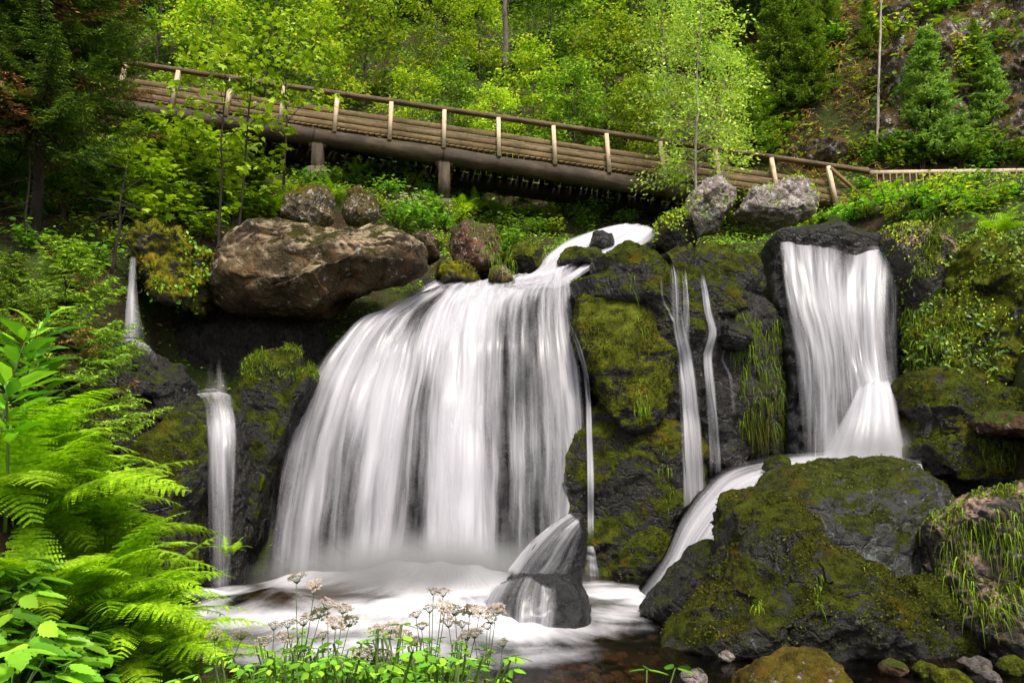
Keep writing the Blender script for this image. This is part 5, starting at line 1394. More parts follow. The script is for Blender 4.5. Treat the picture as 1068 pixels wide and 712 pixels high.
# ferns ---------------------------------------------------------------------------
def frond_mesh(seed, L=1.0, e0=1.15, e1=-.35, pairs=25, npin=9, width=.30, lm='fern'):
    rg = np.random.default_rng(seed); n = 40; t = np.linspace(0, 1, n)
    el = e0 + (e1 - e0) * t ** 1.25
    yaw = rg.normal(0, .25) * t ** 2
    step = np.stack([np.cos(el) * np.cos(yaw), np.cos(el) * np.sin(yaw), np.sin(el)], -1) * L / n
    pts = np.cumsum(step, 0); T = nrm(step)
    mb = MB(); tube(mb, pts, .0045 * L * (1.15 - t), 4, False)
    P, Dd, S, Upn = [], [], [], []
    for k in range(pairs):
        f = .14 + .85 * k / pairs
        o = np.array([np.interp(f, t, pts[:, j]) for j in range(3)]); tg = np.array([np.interp(f, t, T[:, j]) for j in range(3)])
        lat = nrm(np.cross(UP, tg)); nn = np.cross(tg, lat)
        g = (f - .14) / .86
        pl = width * L * min(1.0, (g * 4 + .35)) * (1 - g) ** .75 * 1.05 + .012 * L
        for s in (-1, 1):
            d = nrm(lat * s + tg * .42 + rg.normal(0, .06, 3)); pn = nn + rg.normal(0, .12, 3)
            q = (np.arange(npin) + .4) / npin
            c = o + d * pl * q[:, None] - UP * (pl * .22 * q ** 2)[:, None]
            sl = pl * (.105 if npin > 5 else .15) * (1 - q) ** .6 + .004 * L
            lt = nrm(np.cross(pn, d))
            for s2 in (-1, 1):
                P.append(c); Dd.append(np.tile(lt * s2 + d * .55, (npin, 1)) + rg.normal(0, .05, (npin, 3))); S.append(sl); Upn.append(np.tile(pn, (npin, 1)))
            P.append(o[None] + d * pl * .0); Dd.append(d[None]); S.append([pl * 1.02]); Upn.append(pn[None])   # midrib blade
    P = np.concatenate(P); Dd = np.concatenate(Dd); S = np.concatenate([np.asarray(s, float) for s in S]); Upn = np.concatenate(Upn)
    Xa, Ya, Za = leaf_axes(Dd, Upn, rg, .05)
    wide = np.array([(0, -.46, 0), (.5, -.50, .02), (1, 0, -.05), (.5, .50, .02), (0, .46, 0)])
    isrib = np.concatenate([np.r_[np.zeros(2 * npin, bool), True]] * (2 * pairs))
    V1, F1 = scatter(wide, [np.array([[0, 1, 2, 3, 4]])], P[~isrib], Xa[~isrib], Ya[~isrib], Za[~isrib], S[~isrib] * 1.15)
    mb.add(V1, F1)
    if isrib.any():
        rib = np.array([(0, -.02, 0), (1, 0, -.20), (0, .02, 0)])
        V2, F2 = scatter(rib, [np.array([[0, 1, 2]])], P[isrib], Xa[isrib], Ya[isrib], Za[isrib], S[isrib])
        mb.add(V2, F2)
    return mb.mesh('frond', M[lm])
FR = [frond_mesh(401 + k, 1.0, e0, e1, width=w) for k, (e0, e1, w) in enumerate([(1.2, -.2, .26), (1.05, -.55, .28), (.9, -.35, .30), (.75, -.6, .27), (1.35, .2, .24)])]
FRS = [frond_mesh(411 + k, 1.0, e0, e1, pairs=18, npin=4, width=w) for k, (e0, e1, w) in enumerate([(1.25, .1, .22), (1.1, -.35, .26), (.8, -.5, .28)])]
def fern(pos, n, size, label, group, seed, fronds=FR, bias=None):
    rg = np.random.default_rng(seed); e = empty('fern', pos); tag(e, label, 'fern', group)
    for k in range(n):
        o = obj('frond', fronds[int(rg.integers(len(fronds)))], e)
        az = k * 2.4 + rg.normal(0, .3)
        if bias is not None and rg.random() < .6: az = bias + rg.normal(0, .7)
        o.rotation_euler = (rg.normal(0, .12), rg.normal(0, .15), az); s = size * rg.uniform(.75, 1.15); o.scale = (s, s, s)
        o.location = (rg.normal(0, .03), rg.normal(0, .03), -.02)
    return e
FG = 'big ferns on the near left bank'
fl = [(60, 5.9, 13, 1.15, 'lush fern topmost of the near left bank, under the lance-leaved plant'), (120, 5.7, 13, 1.10, 'lush fern on the near left bank with fronds against the black shelf'),
      (10, 5.2, 12, 1.10, 'lush fern at the left edge below the lance-leaved plant'), (155, 5.5, 13, 1.0, 'rightmost lush fern, its frond tips crossing the small left cascade'), (85, 4.9, 13, 1.05, 'lush fern in the middle of the near left bank'),
      (135, 4.75, 12, .95, 'lush fern leaning right in front of the left cascade'), (30, 4.4, 12, .95, 'lush fern low at the left edge above the broad leaves'), (160, 4.9, 12, .85, 'lush low fern hanging over the water beside left cascade'),
      (95, 4.2, 11, .80, 'lush low fern just above the broad-leaved plants'), (150, 4.3, 10, .70, 'small lush fern near the bottom edge above the broad leaves'), (185, 5.1, 9, .62, 'small fern at the very edge of the near bank over the pool')]
fl += [(6, 4.7, 13, 1.0, 'lush fern cut by the left edge above the broad leaves'), (28, 5.6, 14, 1.35, 'tallest lush fern at the left edge, just under the lance-leaved plant'), (88, 6.0, 14, 1.38, 'tall lush fern at the back of the near bank, third from the left edge'), (142, 6.1, 14, 1.22, 'tall lush fern at the back of near bank in front of the black rock shelf'), (60, 5.2, 13, 1.25, 'tall lush fern filling the middle of left fern bank'),
       (50, 5.0, 12, 1.05, 'lush fern behind the low one at the left edge'), (110, 5.3, 13, 1.05, 'lush fern second from the cascade on the near bank'), (170, 5.3, 12, .95, 'lush fern fanning its fronds right in front of left cascade foot'),
       (60, 4.0, 10, .80, 'lush low fern close above the broad leaves at left'), (125, 4.5, 12, .9, 'lush low fern in the middle, just above the broad leaves')]
for i, (px, Y, n, s, lab) in enumerate(fl):
    fern(ground(px, Y) - UP * .03, n, s, lab, FG, 500 + i, bias=-.5)
for i, (px, py, s, lab) in enumerate([(495, 222, 1.15, 'upright bright green fern right of the second bridge pier'), (478, 226, 1.0, 'upright bright green fern at the foot of the second bridge pier'), (516, 224, .95, 'upright bright fern nearer the stream than the pier ferns'),
       (345, 210, .9, 'bright fern between the first pier and the mossy-capped boulder'), (285, 222, .9, 'bright fern on the slope left of the small mossy boulder'), (545, 225, .7, 'small fern under the middle of the bridge'), (372, 182, .9, 'tall fern right of the first bridge pier'),
       (930, 200, .8, 'fern at the left end of the picket fence'), (1040, 245, .8, 'fern on top of the ivy-covered cliff'), (175, 268, .7, 'fern on the bright yellow mossy mound'), (270, 175, .7, 'fern in the dark under the bridge left of the first pier')]):
    p = hit(px, py, 12); fern(p, 12, s, lab, 'ferns on the far banks', 600 + i, FRS)
for kind, p, sc_ in put_late:
    if kind == 'fern': fern(p, 10, sc_, 'fern among the bushes on the rocky slope at top right', SL + ', ferns', int(p[0] * 100), FRS)
    else: put_shrub(kind, p, sc_, 'leafy bush on the rocky slope at top right', 'slope_bush', 'bush', SL)
# hanging fern tuft beside the left cascade
e = fern(W(238, 578, 12.2), 9, .42, 'little fern growing on the black rock beside the foot of the left cascade', None, 640, FRS)

# tall lance-leaved plant at the left edge
def lance_plant(seed, H, label, pos, rz=0, n=30, ls=.17):
    rg = np.random.default_rng(seed); mb = MB(); P, Dn = [], []
    q = np.linspace(0, 1, 8)[:, None]; pts = np.array([.12, -.05, 0]) * q ** 2 * H + UP * H * q
    tube(mb, pts, .009 * (1.2 - q[:, 0] * .8), 6)
    for k in range(n):
        f = .58 + .42 * k / n; o = np.array([np.interp(f, q[:, 0], pts[:, j]) for j in range(3)])
        az = k * 2.4 + rg.normal(0, .2); d = np.array([math.cos(az), math.sin(az), .15 + .5 * f])
        P.append(o + d * .02); Dn.append(d)
    P, Dn = np.array(P), np.array(Dn)
    e = empty('lance_leaved_plant', pos, rz); tag(e, label, 'plant', 'lance-leaved plants at the left edge')
    obj('stems', mb.mesh('stems', M['stem'], True), e)
    obj('foliage', leaf_mesh('foliage', P, Dn, rg, ls * rg.uniform(.7, 1.2, len(P)), LEAF_LANCE, M['herb'], .2), e)
for i, (px, py, Y, ls, lab) in enumerate([(22, 335, 4.6, .24, 'tallest lance-leaved plant, at the left edge over the ferns'), (4, 350, 4.4, .22, 'lance-leaved plant cut by the left edge'), (44, 375, 4.7, .22, 'lance-leaved plant right of the tallest one'), (70, 425, 4.9, .20, 'low lance-leaved plant rising out of the fern tops'), (20, 400, 4.2, .22, 'shorter lance-leaved plant in front of the tallest one')]):
    gp = ground(px, Y); top = W(px, py, Y)
    lance_plant(701 + i, max(.5, top[2] - gp[2]), lab, gp, i * 1.3, 22, ls)

# broad leaved ground plants, near left
def elder_mesh(seed, n=9, H=.28, ls=.12):
    rg = np.random.default_rng(seed); mb = MB(); P, Dn, S = [], [], []
    for k in range(n):
        az = k * 2.4 + rg.normal(0, .3); h = H * rg.uniform(.6, 1.1); o = np.array([math.cos(az), math.sin(az), 0]) * rg.uniform(.06, .20)
        q = np.linspace(0, 1, 5)[:, None]; pts = o * q ** 1.4 + UP * h * q; pts[0, 2] = -.05
        tube(mb, pts, .0035, 4, False)
        for a in (-1.25, 0, 1.25):
            d = np.array([math.cos(az + a), math.sin(az + a), -.12]); P.append(pts[-1] + d * .008); Dn.append(d); S.append(ls * (1.15 if a == 0 else .95) * rg.uniform(.8, 1.15))
    return mb.mesh('stems', M['stem'], True), leaf_mesh('foliage', np.array(P), np.array(Dn), rg, np.array(S), LEAF_SERR, M['herb'], .30)
def _serr():
    xs = np.array([0, .10, .13, .27, .30, .45, .48, .62, .64, .78, .80, .92, 1.0]); ws = np.array([0, .16, .13, .24, .20, .26, .21, .23, .17, .16, .11, .07, 0])
    top = [(x, w, .03 - .12 * x * x) for x, w in zip(xs, ws)]; mid = [(x, 0, -.03 - .12 * x * x) for x in xs]; bot = [(x, -w, .03 - .12 * x * x) for x, w in zip(xs, ws)]
    n = len(xs); V = np.array(mid + top + bot)
    F = [[k, k + 1, n + k + 1, n + k] for k in range(n - 1)] + [[k + 1, k, 2 * n + k, 2 * n + k + 1] for k in range(n - 1)]
    return V, [np.array(F)]
LEAF_SERR = _serr()
protoE = [elder_mesh(720 + k, 10, .30, .13) for k in range(3)]
rg = np.random.default_rng(77)
for i in range(46):
    px = rg.uniform(-20, 262); Y = rg.uniform(2.75, 3.9)
    p = ground(px, Y)
    plant_thing('broad_leaved_plant', protoE[i % 3], ('stems', 'foliage'), p, rg.uniform(0, 6), rg.uniform(.65, 1.05), 'broad-leaved three-leaflet plant in the bottom left corner below the ferns', 'plant', 'broad-leaved plants at bottom left')
protoT = [elder_mesh(730 + k, 34, .46, .036) for k in range(3)]
for i in range(26):
    px = rg.uniform(270, 510); Y = rg.uniform(3.1, 3.9)
    gp = ground(px, Y); top = W(px, rg.uniform(672, 712), Y)[2]
    plant_thing('leafy_plant', protoT[i % 3], ('stems', 'foliage'), gp, rg.uniform(0, 6), max(.5, (top - gp[2]) / .48), 'small-leaved leafy plant round the foot of the pale flowers at bottom edge', 'plant', 'leafy plants under the pale flowers')
gp = ground(664, 3.6)
plant_thing('leafy_plant', elder_mesh(735, 4, .40, .075), ('stems', 'foliage'), gp, .5, (W(664, 702, 3.6)[2] - gp[2]) / .43, 'lone bright leafy sprig at the bottom edge right of the pale flowers', 'plant')

# pale umbel flowers ---------------------------------------------------------------
def umbel_mesh(seed, R=.036):
    rg = np.random.default_rng(seed); n = 46; r = np.sqrt(rg.uniform(0, 1, n)) * R; a = rg.uniform(0, 2 * PI, n)
    P = np.stack([r * np.cos(a), r * np.sin(a), .014 - r ** 2 / R * .5 + rg.normal(0, .003, n)], -1)
    V, F = [], []
    mb = MB()
    for k in range(5):
        a2 = rg.uniform(0, 2 * PI, n); d = np.stack([np.cos(a2), np.sin(a2), rg.uniform(.0, .5, n)], -1)
        Xa, Ya, Za = leaf_axes(d, np.tile(UP, (n, 1)), rg, .2)
        v, f = scatter(LEAF_DIAMOND[0] * [1, 1.1, 1], LEAF_DIAMOND[1], P, Xa, Ya, Za, .0105); mb.add(v, f)
    pm = mb.mesh('florets', M['petal'])
    mb = MB()
    for k in range(14):
        a2 = k * 2 * PI / 14; e = np.array([math.cos(a2), math.sin(a2), 0]) * R * .8 + UP * .004
        tube(mb, [np.array([0, 0, -.022]), e * .6 - UP * .006, e], .0008, 3, False)
    Pb = np.tile([[0, 0, -.02]], (9, 1)).astype(float); ab = np.arange(9) * 2 * PI / 9
    Xa, Ya, Za = leaf_axes(np.stack([np.cos(ab), np.sin(ab), np.full(9, .6)], -1), np.tile(UP, (9, 1)), rg, .1)
    v, f = scatter(LEAF_LANCE[0], LEAF_LANCE[1], Pb, Xa, Ya, Za, .018); mb.add(v, f)
    return pm, mb.mesh('bracts', M['stem'])
UM = [umbel_mesh(740 + k) for k in range(3)]
def flower_plant(base, heads, label, seed):
    """stems from one root to flower heads at the given points"""
    rg = np.random.default_rng(seed); e = empty('pale_umbel_flower', base); tag(e, label, 'flower', 'pale umbel flowers at the bottom edge')
    base = np.array(base); heads = [np.array(h) - base for h in heads]
    mid = np.mean(heads, 0) * .62; mid[2] = min(h[2] for h in heads) * .66
    mb = MB(); q = np.linspace(0, 1, 6)[:, None]
    tube(mb, mid * q + np.array([.012, 0, 0]) * np.sin(q * 4), .0042 - .0012 * q[:, 0], 6)
    for h in heads:
        c = mid * .5 + h * .5; c[2] = mid[2] + (h[2] - mid[2]) * .35; c[:2] = mid[:2] * .45 + h[:2] * .55
        pts = (1 - q) ** 2 * mid + 2 * q * (1 - q) * c + q ** 2 * (h - UP * .02)
        tube(mb, pts, .0026 - .0010 * q[:, 0], 5)
    obj('stems', mb.mesh('stems', M['stem'], True), e)
    n = 26; f = rg.uniform(.35, .95, n); P = mid * f[:, None] + rg.normal(0, .012, (n, 3)); a = rg.uniform(0, 2 * PI, n)
    for h in heads: P = np.concatenate([P, (mid * .5 + h * .5 + rg.normal(0, .006, (3, 3)))])
    a = rg.uniform(0, 2 * PI, len(P)); d = np.stack([np.cos(a), np.sin(a), rg.normal(.1, .3, len(P))], -1)
    obj('foliage', leaf_mesh('foliage', P, d, rg, rg.uniform(.025, .06, len(P)), LEAF_LANCE, M['herb'], .3), e)
    for k, h in enumerate(heads):
        o = obj('flower_head', UM[k % 3][0], e, h); o.rotation_euler = (rg.normal(.0, .28), rg.normal(0, .28), rg.uniform(0, 6)); s = rg.uniform(.85, 1.3); o.scale = (s, s, s)
        obj('bracts', UM[k % 3][1], o)
FLW = [
 (3.5, (318, 735), [(309, 602), (328, 609), (300, 650), (316, 646), (333, 640)], 'tallest pale umbel flowers, left group with the highest head'),
 (3.4, (345, 735), [(342, 630), (358, 634), (350, 650), (364, 648), (336, 662)], 'pale umbel flowers just right of the tallest stem'),
 (3.7, (290, 740), [(286, 652), (298, 664), (276, 668)], 'pale umbel flowers left of the tallest stem'),
 (3.5, (395, 740), [(392, 656), (408, 655), (388, 678), (402, 684), (378, 682)], 'low pale umbel flowers between the two tall groups'),
 (3.5, (452, 738), [(452, 616), (462, 617), (448, 634), (464, 633), (440, 652), (434, 640)], 'tall pale umbel flowers, left stem of the right group'),
 (3.6, (478, 738), [(475, 636), (482, 650), (468, 648), (490, 636), (500, 637), (486, 662)], 'tall bushy pale umbel flowers in the middle of right group'),
 (3.5, (500, 738), [(517, 636), (508, 652), (512, 645), (495, 660)], 'pale umbel flowers on the outer right stem of the right group'),
 (3.4, (520, 738), [(524, 670), (508, 680)], 'single low pale umbel at the right end of the flowers'),
 (3.6, (425, 740), [(420, 662), (412, 686), (432, 668), (428, 690)], 'low pale umbel flowers left of the right tall group'),
 (3.8, (228, 735), [(224, 662), (252, 662)], 'thin pale umbels hanging over the pool right of the ferns')]
for i, (Y, b, hs_, lab) in enumerate(FLW):
    gp = ground(b[0], Y); rg = np.random.default_rng(i)
    flower_plant(gp, [W(px, py, Y + rg.uniform(-.12, .12)) for px, py in hs_], lab, 800 + i)
# white flowers by the mossy-capped boulder
rg = np.random.default_rng(31)
e = plant_thing('white_flower_plant', protoShrub['herb'][0], ('stems', 'foliage'), hit(428, 232, 15), 0, 1.4, 'leafy plant covered in small white flowers under the bridge between the piers', 'flower')
mb = MB()
for k in range(34):
    p = np.array([rg.normal(0, .22), rg.normal(-.1, .15), rg.uniform(.35, .62)])
    a = np.arange(7) * 2 * PI / 7; d = np.stack([np.cos(a), np.sin(a), np.full(7, .2)], -1)
    Xa, Ya, Za = leaf_axes(d, np.tile(UP, (7, 1)), rg, .1); v, f = scatter(LEAF_DIAMOND[0] * [1, 1.4, 1], LEAF_DIAMOND[1], np.tile(p, (7, 1)), Xa, Ya, Za, .045); mb.add(v, f)
obj('blossoms', mb.mesh('blossoms', M['petal_white']), e)

# ------------------------------------------------------------------ moss, grass and ivy on the rocks
def moss_on(key, n, rng, minz, size, mat='moss_tuft', name='moss', thresh=.0, freq=1.6, front=None, tmpl=None):
    o = B[key]; p, nn = surf_points(o, n * 3, rng, minz, front)
    m = fbm(p * freq + 3.3, 4) > thresh; p, nn = p[m][:n], nn[m][:n]
    d = rng.normal(0, 1, p.shape) + nn * .7; d[:, 2] -= .25
    Xa, Ya, Za = leaf_axes(d, nn + rng.normal(0, .4, p.shape), rng, .3)
    T = tmpl or LEAF_DIAMOND
    V, F = scatter(T[0] * [1, .8, 1], T[1], p, Xa, Ya, Za, size * rng.uniform(.5, 1.3, len(p)))
    me = make_mesh(name, V - np.array(o.location), F, M[mat], False, np.zeros((len(V), 2)))
    return obj(name, me, o)
rg = np.random.default_rng(90)
moss_on('moss_front', 16000, rg, .0, .035, thresh=-.05)
moss_on('grey_back', 2500, rg, .25, .035, thresh=.12)
moss_on('cliff_left', 9000, rg, -.1, .045, thresh=.0)
moss_on('cliff_back', 4000, rg, .2, .045, thresh=.02)
moss_on('cliff_low', 3500, rg, .1, .045, thresh=.1)
moss_on('right_shoulder', 6000, rg, .0, .05, thresh=-.1)
moss_on('right_low', 4000, rg, .1, .05, thresh=.0)
moss_on('moss_mound', 5000, rg, -.1, .05, thresh=-.3)
moss_on('grass_ledge', 2500, rg, .3, .045, thresh=.0)
moss_on('mossy_lip', 2200, rg, .1, .05, thresh=-.2); moss_on('bank_dark', 2000, rg, .0, .05, thresh=-.1); moss_on('mossy_back', 1800, rg, .2, .05, thresh=-.3)
moss_on('stream_mid', 1200, rg, .3, .04, thresh=.0); moss_on('left_shelf_low', 2500, rg, .1, .045, thresh=.05); moss_on('gap_right', 1800, rg, .1, .035, thresh=-.05)
moss_on('top_right', 1500, rg, .3, .05, thresh=-.1); moss_on('cliff_foot', 1800, rg, .1, .045, thresh=0)

def hanging(name, label, cat, pts_px, Y, n, L, rng, mat, width=1.0, up=.5, fall=1.0, spread=.12, tmpl_n=5, group=None, snap=None):
    """tuft of blades rooted round the given points, rising then falling over"""
    base = W(*pts_px[0], Y); e = empty(name, base); tag(e, label, cat, group)
    k = rng.integers(0, len(pts_px), n)
    roots = np.array([W(px, py, Y) for px, py in pts_px])[k] + rng.normal(0, spread, (n, 3)) * [1, .5, .8]
    if snap is not None:
        o = snap if isinstance(snap, list) else [snap]
        pp = np.concatenate([surf_points(ob, 20000, rng, -.7, .5)[0] for ob in o])
        seeds = np.array([W(px, py, Y) for px, py in pts_px])
        vx = (pp - CAM) / (pp[:, 1:2] - CAM[1]) * Y + CAM          # same line of growth, compared at depth Y
        dd = np.min(np.hypot(vx[:, None, 0] - seeds[None, :, 0], vx[:, None, 2] - seeds[None, :, 2]), 1)
        near = np.where(dd < spread * 1.5 * (.35 + 1.9 * (fbm(pp * 2.3, 3) + .28)))[0]
        if len(near) > 8:
            cell = np.round(vx[near][:, [0, 2]] / .12).astype(int); front = {}
            for c_, y_ in zip(map(tuple, cell), pp[near, 1]): front[c_] = min(front.get(c_, 9e9), y_)
            near = near[np.array([y_ < front[c_] + .6 for c_, y_ in zip(map(tuple, cell), pp[near, 1])])]
            roots = pp[rng.choice(near, n)] + rng.normal(0, .012, (n, 3))
    q = np.linspace(0, 1, tmpl_n)
    az = rng.normal(-PI / 2, 1.15, n); Lk = L * rng.uniform(.3, 1.2, n); upk = up * rng.uniform(.4, 1.3, n)
    dh = np.stack([np.cos(az), np.sin(az)], -1) * rng.uniform(.15, .5, n)[:, None]
    P = roots[:, None, :] + np.concatenate([(dh[:, None] * (Lk[:, None] * q)[..., None]), (Lk[:, None] * (upk[:, None] * q - fall * q ** 2))[..., None]], -1)
    wv = np.stack([-np.sin(az + rng.normal(0, .8, n)), np.cos(az + rng.normal(0, .8, n)), np.zeros(n)], -1)
    wd = (.006 * width) * (1 - q ** 2 * .92)
    Lf = P - wv[:, None] * wd[None, :, None]; Rt = P + wv[:, None] * wd[None, :, None]
    V = np.stack([Lf, Rt], 2).reshape(-1, 3); b0 = (np.arange(n) * tmpl_n * 2)[:, None] + np.arange(tmpl_n - 1)[None] * 2
    F = np.stack([b0, b0 + 1, b0 + 3, b0 + 2], -1).reshape(-1, 4)
    obj('foliage', make_mesh('foliage', V - base, F, M[mat], False, np.zeros((len(V), 2))), e)
    return e
moss_on('right_cliff', 9000, rg, -.3, .05, thresh=-.15)
moss_on('right_cliff', 2500, rg, -.3, .11, mat='grass', name='moss_sprays', thresh=.05)
rg = np.random.default_rng(91)
hanging('grass_clump', 'long bright hanging grass on the boulder at the right edge', 'grass', [(px, py) for px in range(1000, 1110, 8) for py in (530, 550, 575, 600)], 8.6, 3000, .32, rg, 'grass', 1.0, .5, 1.1, .2, snap=B['grass_right'])
hanging('grass_clump', 'bright hanging moss and grass right of the grey knob beside the right waterfall', 'grass', [(px, py) for px in range(782, 816, 6) for py in range(335, 440, 8)], 13.8, 1500, .32, rg, 'grass', 1.1, .3, 1.2, .13, snap=[B['cliff_mid'], B['cliff_back']])
hanging('grass_clump', 'yellowish hanging straw below the bright grass beside the right waterfall', 'grass', [(px, py) for px in range(786, 806, 5) for py in range(420, 450, 8)], 13.8, 240, .50, rg, 'moss_tuft', 1.2, .1, 1.2, .04, snap=B['cliff_mid'])
hanging('grass_clump', 'short green grass on top of the dark rock left of the main waterfall', 'grass', [(px, py) for px in range(262, 336, 6) for py in (352, 362, 374, 388)], 14.0, 1700, .22, rg, 'grass', 1.2, 1.1, .8, .12, snap=B['grass_ledge'])
hanging('grass_clump', 'hanging green plants over the right side of the rusty boulder', 'grass', [(508, 240), (514, 252), (518, 264), (528, 256), (540, 252), (552, 250), (534, 268), (520, 278)], 17.0, 1100, .34, rg, 'grass', 1.4, .5, 1.1, .14, snap=[B['rusty'], B['bank_dark'], B['lip_brown']])
hanging('grass_clump', 'bright grass on the right cliff beside the pink bare ledge', 'grass', [(px, py) for px in range(950, 1010, 7) for py in (330, 345, 360, 375, 385)], 12.7, 2400, .32, rg, 'grass', 1.4, .5, 1.0, .09, snap=[B['right_cliff'], B['right_shoulder']])
hanging('grass_clump', 'bright grass line along the mossy shoulder right of the waterfall', 'grass', [(962, 285), (966, 275), (970, 265), (975, 250), (980, 240), (985, 235)], 14.0, 700, .35, rg, 'grass', 1.4, .9, .9, .08)
hanging('grass_clump', 'grass tuft on the lower right cliff above the grassy boulder', 'grass', [(px, py) for px in range(1035, 1100, 9) for py in (465, 480)], 11.8, 900, .30, rg, 'grass', 1.2, .8, 1.0, .08, snap=B['right_low'])
for j, (pp, n, lab) in enumerate([
    ([(657, 290), (658, 300), (662, 310), (668, 325), (672, 345), (674, 360)], 260, 'string of moss hanging from the overhang of the green-brown rock face'),
    ([(618, 330), (619, 345), (620, 362)], 160, 'short moss tuft on the left side of the green-brown rock face'),
    ([(664, 395), (665, 410), (666, 425), (664, 440)], 240, 'bright moss strand low on the green-brown rock face'),
    ([(690, 455), (692, 470), (694, 490), (696, 510), (694, 525)], 240, 'long moss strand on the shaded lower cliff'),
    ([(628, 465), (630, 480), (631, 495)], 90, 'thin moss strand left on the shaded lower cliff'),
    ([(772, 405), (775, 425), (778, 440)], 160, 'moss strand between the thin strands of water and hanging grass'),
    ([(640, 345), (645, 360)], 90, 'small moss tuft in the middle of the green-brown rock face')]):
    hanging('moss_strand', lab, 'moss', pp, 13.8, int(n * .8), .17, rg, 'grass' if j in (0, 2, 3) else 'moss_tuft', .9, .15, 1.2, .055, snap=[B['cliff_left'], B['cliff_low'], B['cliff_mid'], B['cliff_back']], group='moss strands on the middle cliff')
for pp, n, L, lab in [([(786, 622), (790, 628)], 60, .20, 'pale grass tuft in the middle of the huge mossy boulder'), ([(852, 600), (853, 615), (855, 630)], 110, .16, 'bright moss strand right on the huge mossy boulder'), ([(760, 582)], 40, .07, 'tiny bright leafy tuft left on the huge mossy boulder'), ([(905, 590), (912, 598)], 60, .14, 'grass tuft on the right shoulder of the huge mossy boulder'), ([(800, 560), (806, 566), (795, 570)], 60, .08, 'tiny moss tuft high on the huge mossy boulder')]:
    hanging('grass_tuft', lab, 'grass', pp, 8.6, n, L, rg, 'grass', 1.0, .4, 1.1, .03, snap=B['moss_front'])

# ivy and leaves covering the right cliff
def cover(name, label, cat, objs, n, size, tmpl, mat, rng, minz=-.6, thresh=-.1, freq=.9, off=.05):
    P, N_ = [], []
    for o in objs:
        p, nn = surf_points(o, n, rng, minz, .6); P.append(p); N_.append(nn)
    P = np.concatenate(P); N_ = np.concatenate(N_)
    m = fbm(P * freq + 7.7, 4) > thresh; P, N_ = P[m], N_[m]
    P = P + N_ * rng.uniform(.01, off, len(P))[:, None]
    d = rng.normal(0, .8, P.shape); d[:, 2] -= .7; d[:, 1] -= .2
    Xa, Ya, Za = leaf_axes(d, N_ + UP * .4 + rng.normal(0, .35, P.shape), rng, .2)
    V, F = scatter(tmpl[0], tmpl[1], P, Xa, Ya, Za, size * rng.uniform(.5, 1.25, len(P)))
    base = np.array(objs[0].location); o = obj(name, make_mesh(name, V - base, F, M[mat]), None, base); return tag(o, label, cat)
rg = np.random.default_rng(92)
cover('ivy', 'dark glossy ivy covering the right cliff from the fence down', 'ivy', [B['right_cliff']], 9000, .085, LEAF_OVATE, 'ivy', rg, thresh=.0, freq=1.1, off=.20)
cover('creeper', 'small lime-leaved creeper spread over the right cliff among the ivy', 'creeper', [B['right_cliff']], 4500, .045, LEAF_OVATE, 'leaf_lime', rg, thresh=.12, freq=1.8, off=.12)
cover('creeper', 'green leaves trailing over the left side of big brown boulder top and the mossy mound', 'creeper', [B['moss_mound']], 900, .08, LEAF_OVATE, 'herb', rg, thresh=.0, off=.1)
cover('creeper', 'small green leaves on the rocks right of the upper stream under the bridge', 'creeper', [B['top_right'], B['pale_two'], B['pale_one']], 900, .07, LEAF_OVATE, 'leaf_lime', rg, minz=.0, thresh=.12, off=.10)
cover('creeper', 'small green leaves creeping on the shoulder top right of the right-hand waterfall', 'creeper', [B['right_shoulder']], 1800, .055, LEAF_OVATE, 'leaf_lime', rg, minz=.2, thresh=.08, off=.08)

cover('creeper', 'leaves and seedlings clinging to the rocky hillside at top right', 'creeper', [B['slope']], 7000, .17, LEAF_OVATE, 'leaf_mid', rg, minz=-.4, thresh=.02, freq=.5, off=.35)
cover('dead_bracken', 'brown dead bracken and grass hanging on the rocky hillside at top right', 'bracken', [B['slope']], 6000, .40, (LEAF_BLADE[0] * [1, .8, 1], LEAF_BLADE[1]), 'dry_grass', rg, minz=-.3, thresh=.08, freq=.7, off=.2)
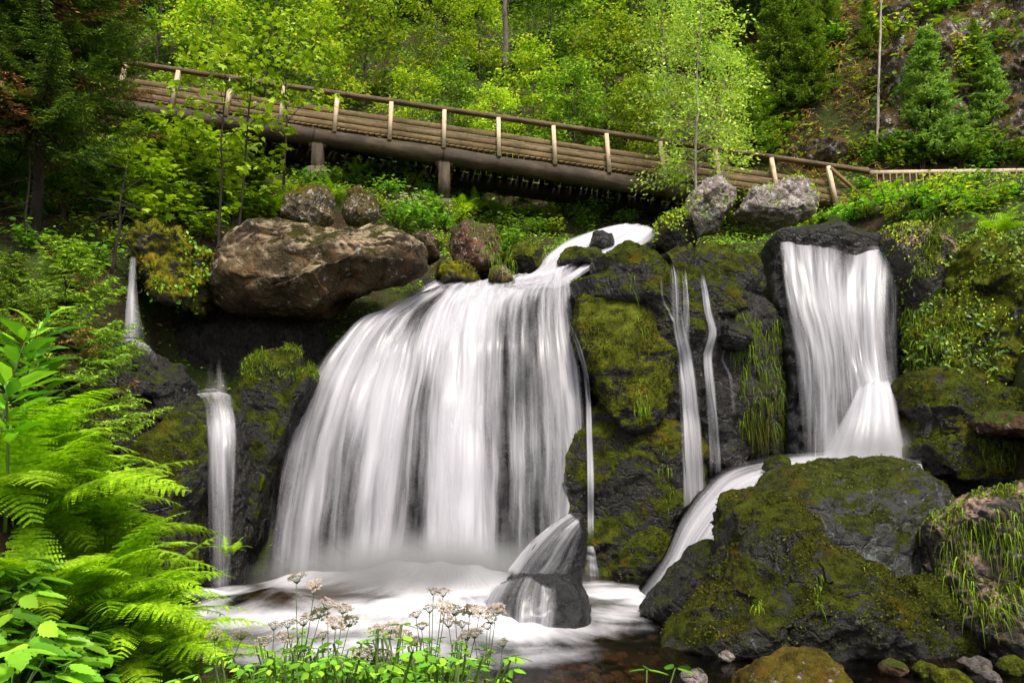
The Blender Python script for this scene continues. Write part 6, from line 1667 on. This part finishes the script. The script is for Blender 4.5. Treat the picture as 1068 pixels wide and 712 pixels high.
# ground cover: leaves nobody could count
def ground_cover():
    rng = np.random.default_rng(95)
    for (name, lab, n, xr, yr, size, tmpl, mat, mode) in [
        ('undergrowth', 'low green leaves and seedlings covering the banks beside the falls', 34000, (-13, 13), (5.5, 27), .085, LEAF_OVATE, 'herb', 'bank'),
        ('undergrowth', 'lime seedlings and moss leaves sprinkled over the banks under the bridge', 24000, (-13, 13), (12, 28), .075, LEAF_DIAMOND, 'leaf_lime', 'bank'),
        ('undergrowth', 'bushy ground leaves over the wooded hillside behind the bridge', 60000, (-30, 30), (26, 62), .22, LEAF_DIAMOND, 'leaf_mid', 'hill'),
        ('dry_grass', 'dry brown grass and dead stalks on the rocky slope at top right', 30000, (7.5, 30), (25.5, 46), .60, (LEAF_BLADE[0] * [1, 1, 1.6], LEAF_BLADE[1]), 'dry_grass', 'litter'),
        ('leaf_litter', 'brown dead leaves and twigs on the shaded slope under the spruces and on the rocky slope', 16000, (-13, 30), (9, 40), .11, LEAF_DIAMOND, 'needle_brown', 'litter')]:
        x = rng.uniform(*xr, n); y = rng.uniform(*yr, n)
        m = fbm(np.stack([x * .6, y * .6, np.full(n, 2.2)], -1), 4)
        z = tz(x, y)
        if mode == 'bank':
            ok = (m > -.12) & (z > .35) & ~((np.abs(x) < 2) & (y < 7))
            xl_ = lerp(y, [(15.4, -3), (17, -1.5), (19.5, 0), (22, 2)]); xr_ = lerp(y, [(15.4, 7), (17, 2.2), (20, 3.6), (22, 3.4)])
            ok &= ~((y < 20.5) & (x > xl_) & (x < xr_))
        elif mode == 'hill': ok = (m > -.2) & ~((x > 10.5) & (y < 40) & (m < .0))
        else: ok = ((x < -5) & (y < 20)) | ((x > 9) & (y > 26))
        x, y, z, m = x[ok], y[ok], z[ok], m[ok]; k = len(x)
        h = rng.uniform(.0, 1, k) ** 1.5 * {'bank': .30, 'hill': .9, 'litter': .08}[mode] * np.clip(m + .5, .3, 1.2)
        P = np.stack([x, y, z + h + .01], -1)
        a = rng.uniform(0, 2 * PI, k); d = np.stack([np.cos(a), np.sin(a), rng.normal(-.1, .3, k)], -1)
        o = obj(name, leaf_mesh(name, P, d, rng, size * rng.uniform(.5, 1.3, k), tmpl, M[mat], .4, tip=np.zeros(k)))
        tag(o, lab, 'ground cover', kind='stuff')
ground_cover()
# ------------------------------------------------------------------ camera, sky, sun
cd = bpy.data.cameras.new('camera'); cam = bpy.data.objects.new('camera', cd); COL.objects.link(cam)
cam.location = CAM; cam.rotation_euler = (math.radians(90) + PITCH, 0, 0)
cd.sensor_width = 36; cd.lens = FPX / 1068 * 36; cd.clip_end = 500; cd.clip_start = .05
SC.camera = cam
w = bpy.data.worlds.new('World'); SC.world = w; w.use_nodes = True
nt = w.node_tree; nt.nodes.clear()
sky = nt.nodes.new('ShaderNodeTexSky'); sky.sky_type = 'NISHITA'; sky.sun_disc = False
EL, AZ = math.radians(60), math.radians(SUN_AZ)          # azimuth from +Y towards +X
sky.sun_elevation = EL; sky.sun_rotation = AZ; sky.air_density = 1.0; sky.dust_density = 3.0; sky.ozone_density = .6
hs = nt.nodes.new('ShaderNodeHueSaturation'); hs.inputs['Saturation'].default_value = .22
bg = nt.nodes.new('ShaderNodeBackground'); bg.inputs[1].default_value = SKY
o = nt.nodes.new('ShaderNodeOutputWorld')
nt.links.new(sky.outputs[0], hs.inputs['Color']); hs.inputs['Saturation'].default_value = .18
nt.links.new(hs.outputs[0], bg.inputs[0]); nt.links.new(bg.outputs[0], o.inputs[0])
ld = bpy.data.lights.new('sun', 'SUN'); ld.energy = SUN; ld.angle = math.radians(12); ld.color = (1, .93, .79)
sun = bpy.data.objects.new('sun', ld); COL.objects.link(sun)
dirv = Vector((math.sin(AZ) * math.cos(EL), math.cos(AZ) * math.cos(EL), math.sin(EL)))
sun.rotation_euler = dirv.to_track_quat('Z', 'Y').to_euler()
SC.view_settings.view_transform = 'Standard'; SC.view_settings.look = 'None'; SC.view_settings.gamma = 1
SC.view_settings.exposure = EXPO; SC.view_settings.use_curve_mapping = False
cy = SC.cycles
SC.render.engine = 'CYCLES'
cy.use_denoising = True
try:
    cy.denoiser = 'OPENIMAGEDENOISE'; cy.denoising_input_passes = 'RGB_ALBEDO_NORMAL'
except Exception: pass
cy.max_bounces = 8; cy.diffuse_bounces = 3; cy.glossy_bounces = 2; cy.transmission_bounces = 4; cy.transparent_max_bounces = 16
cy.caustics_reflective = False; cy.caustics_refractive = False
cy.use_adaptive_sampling = True; cy.adaptive_threshold = .02
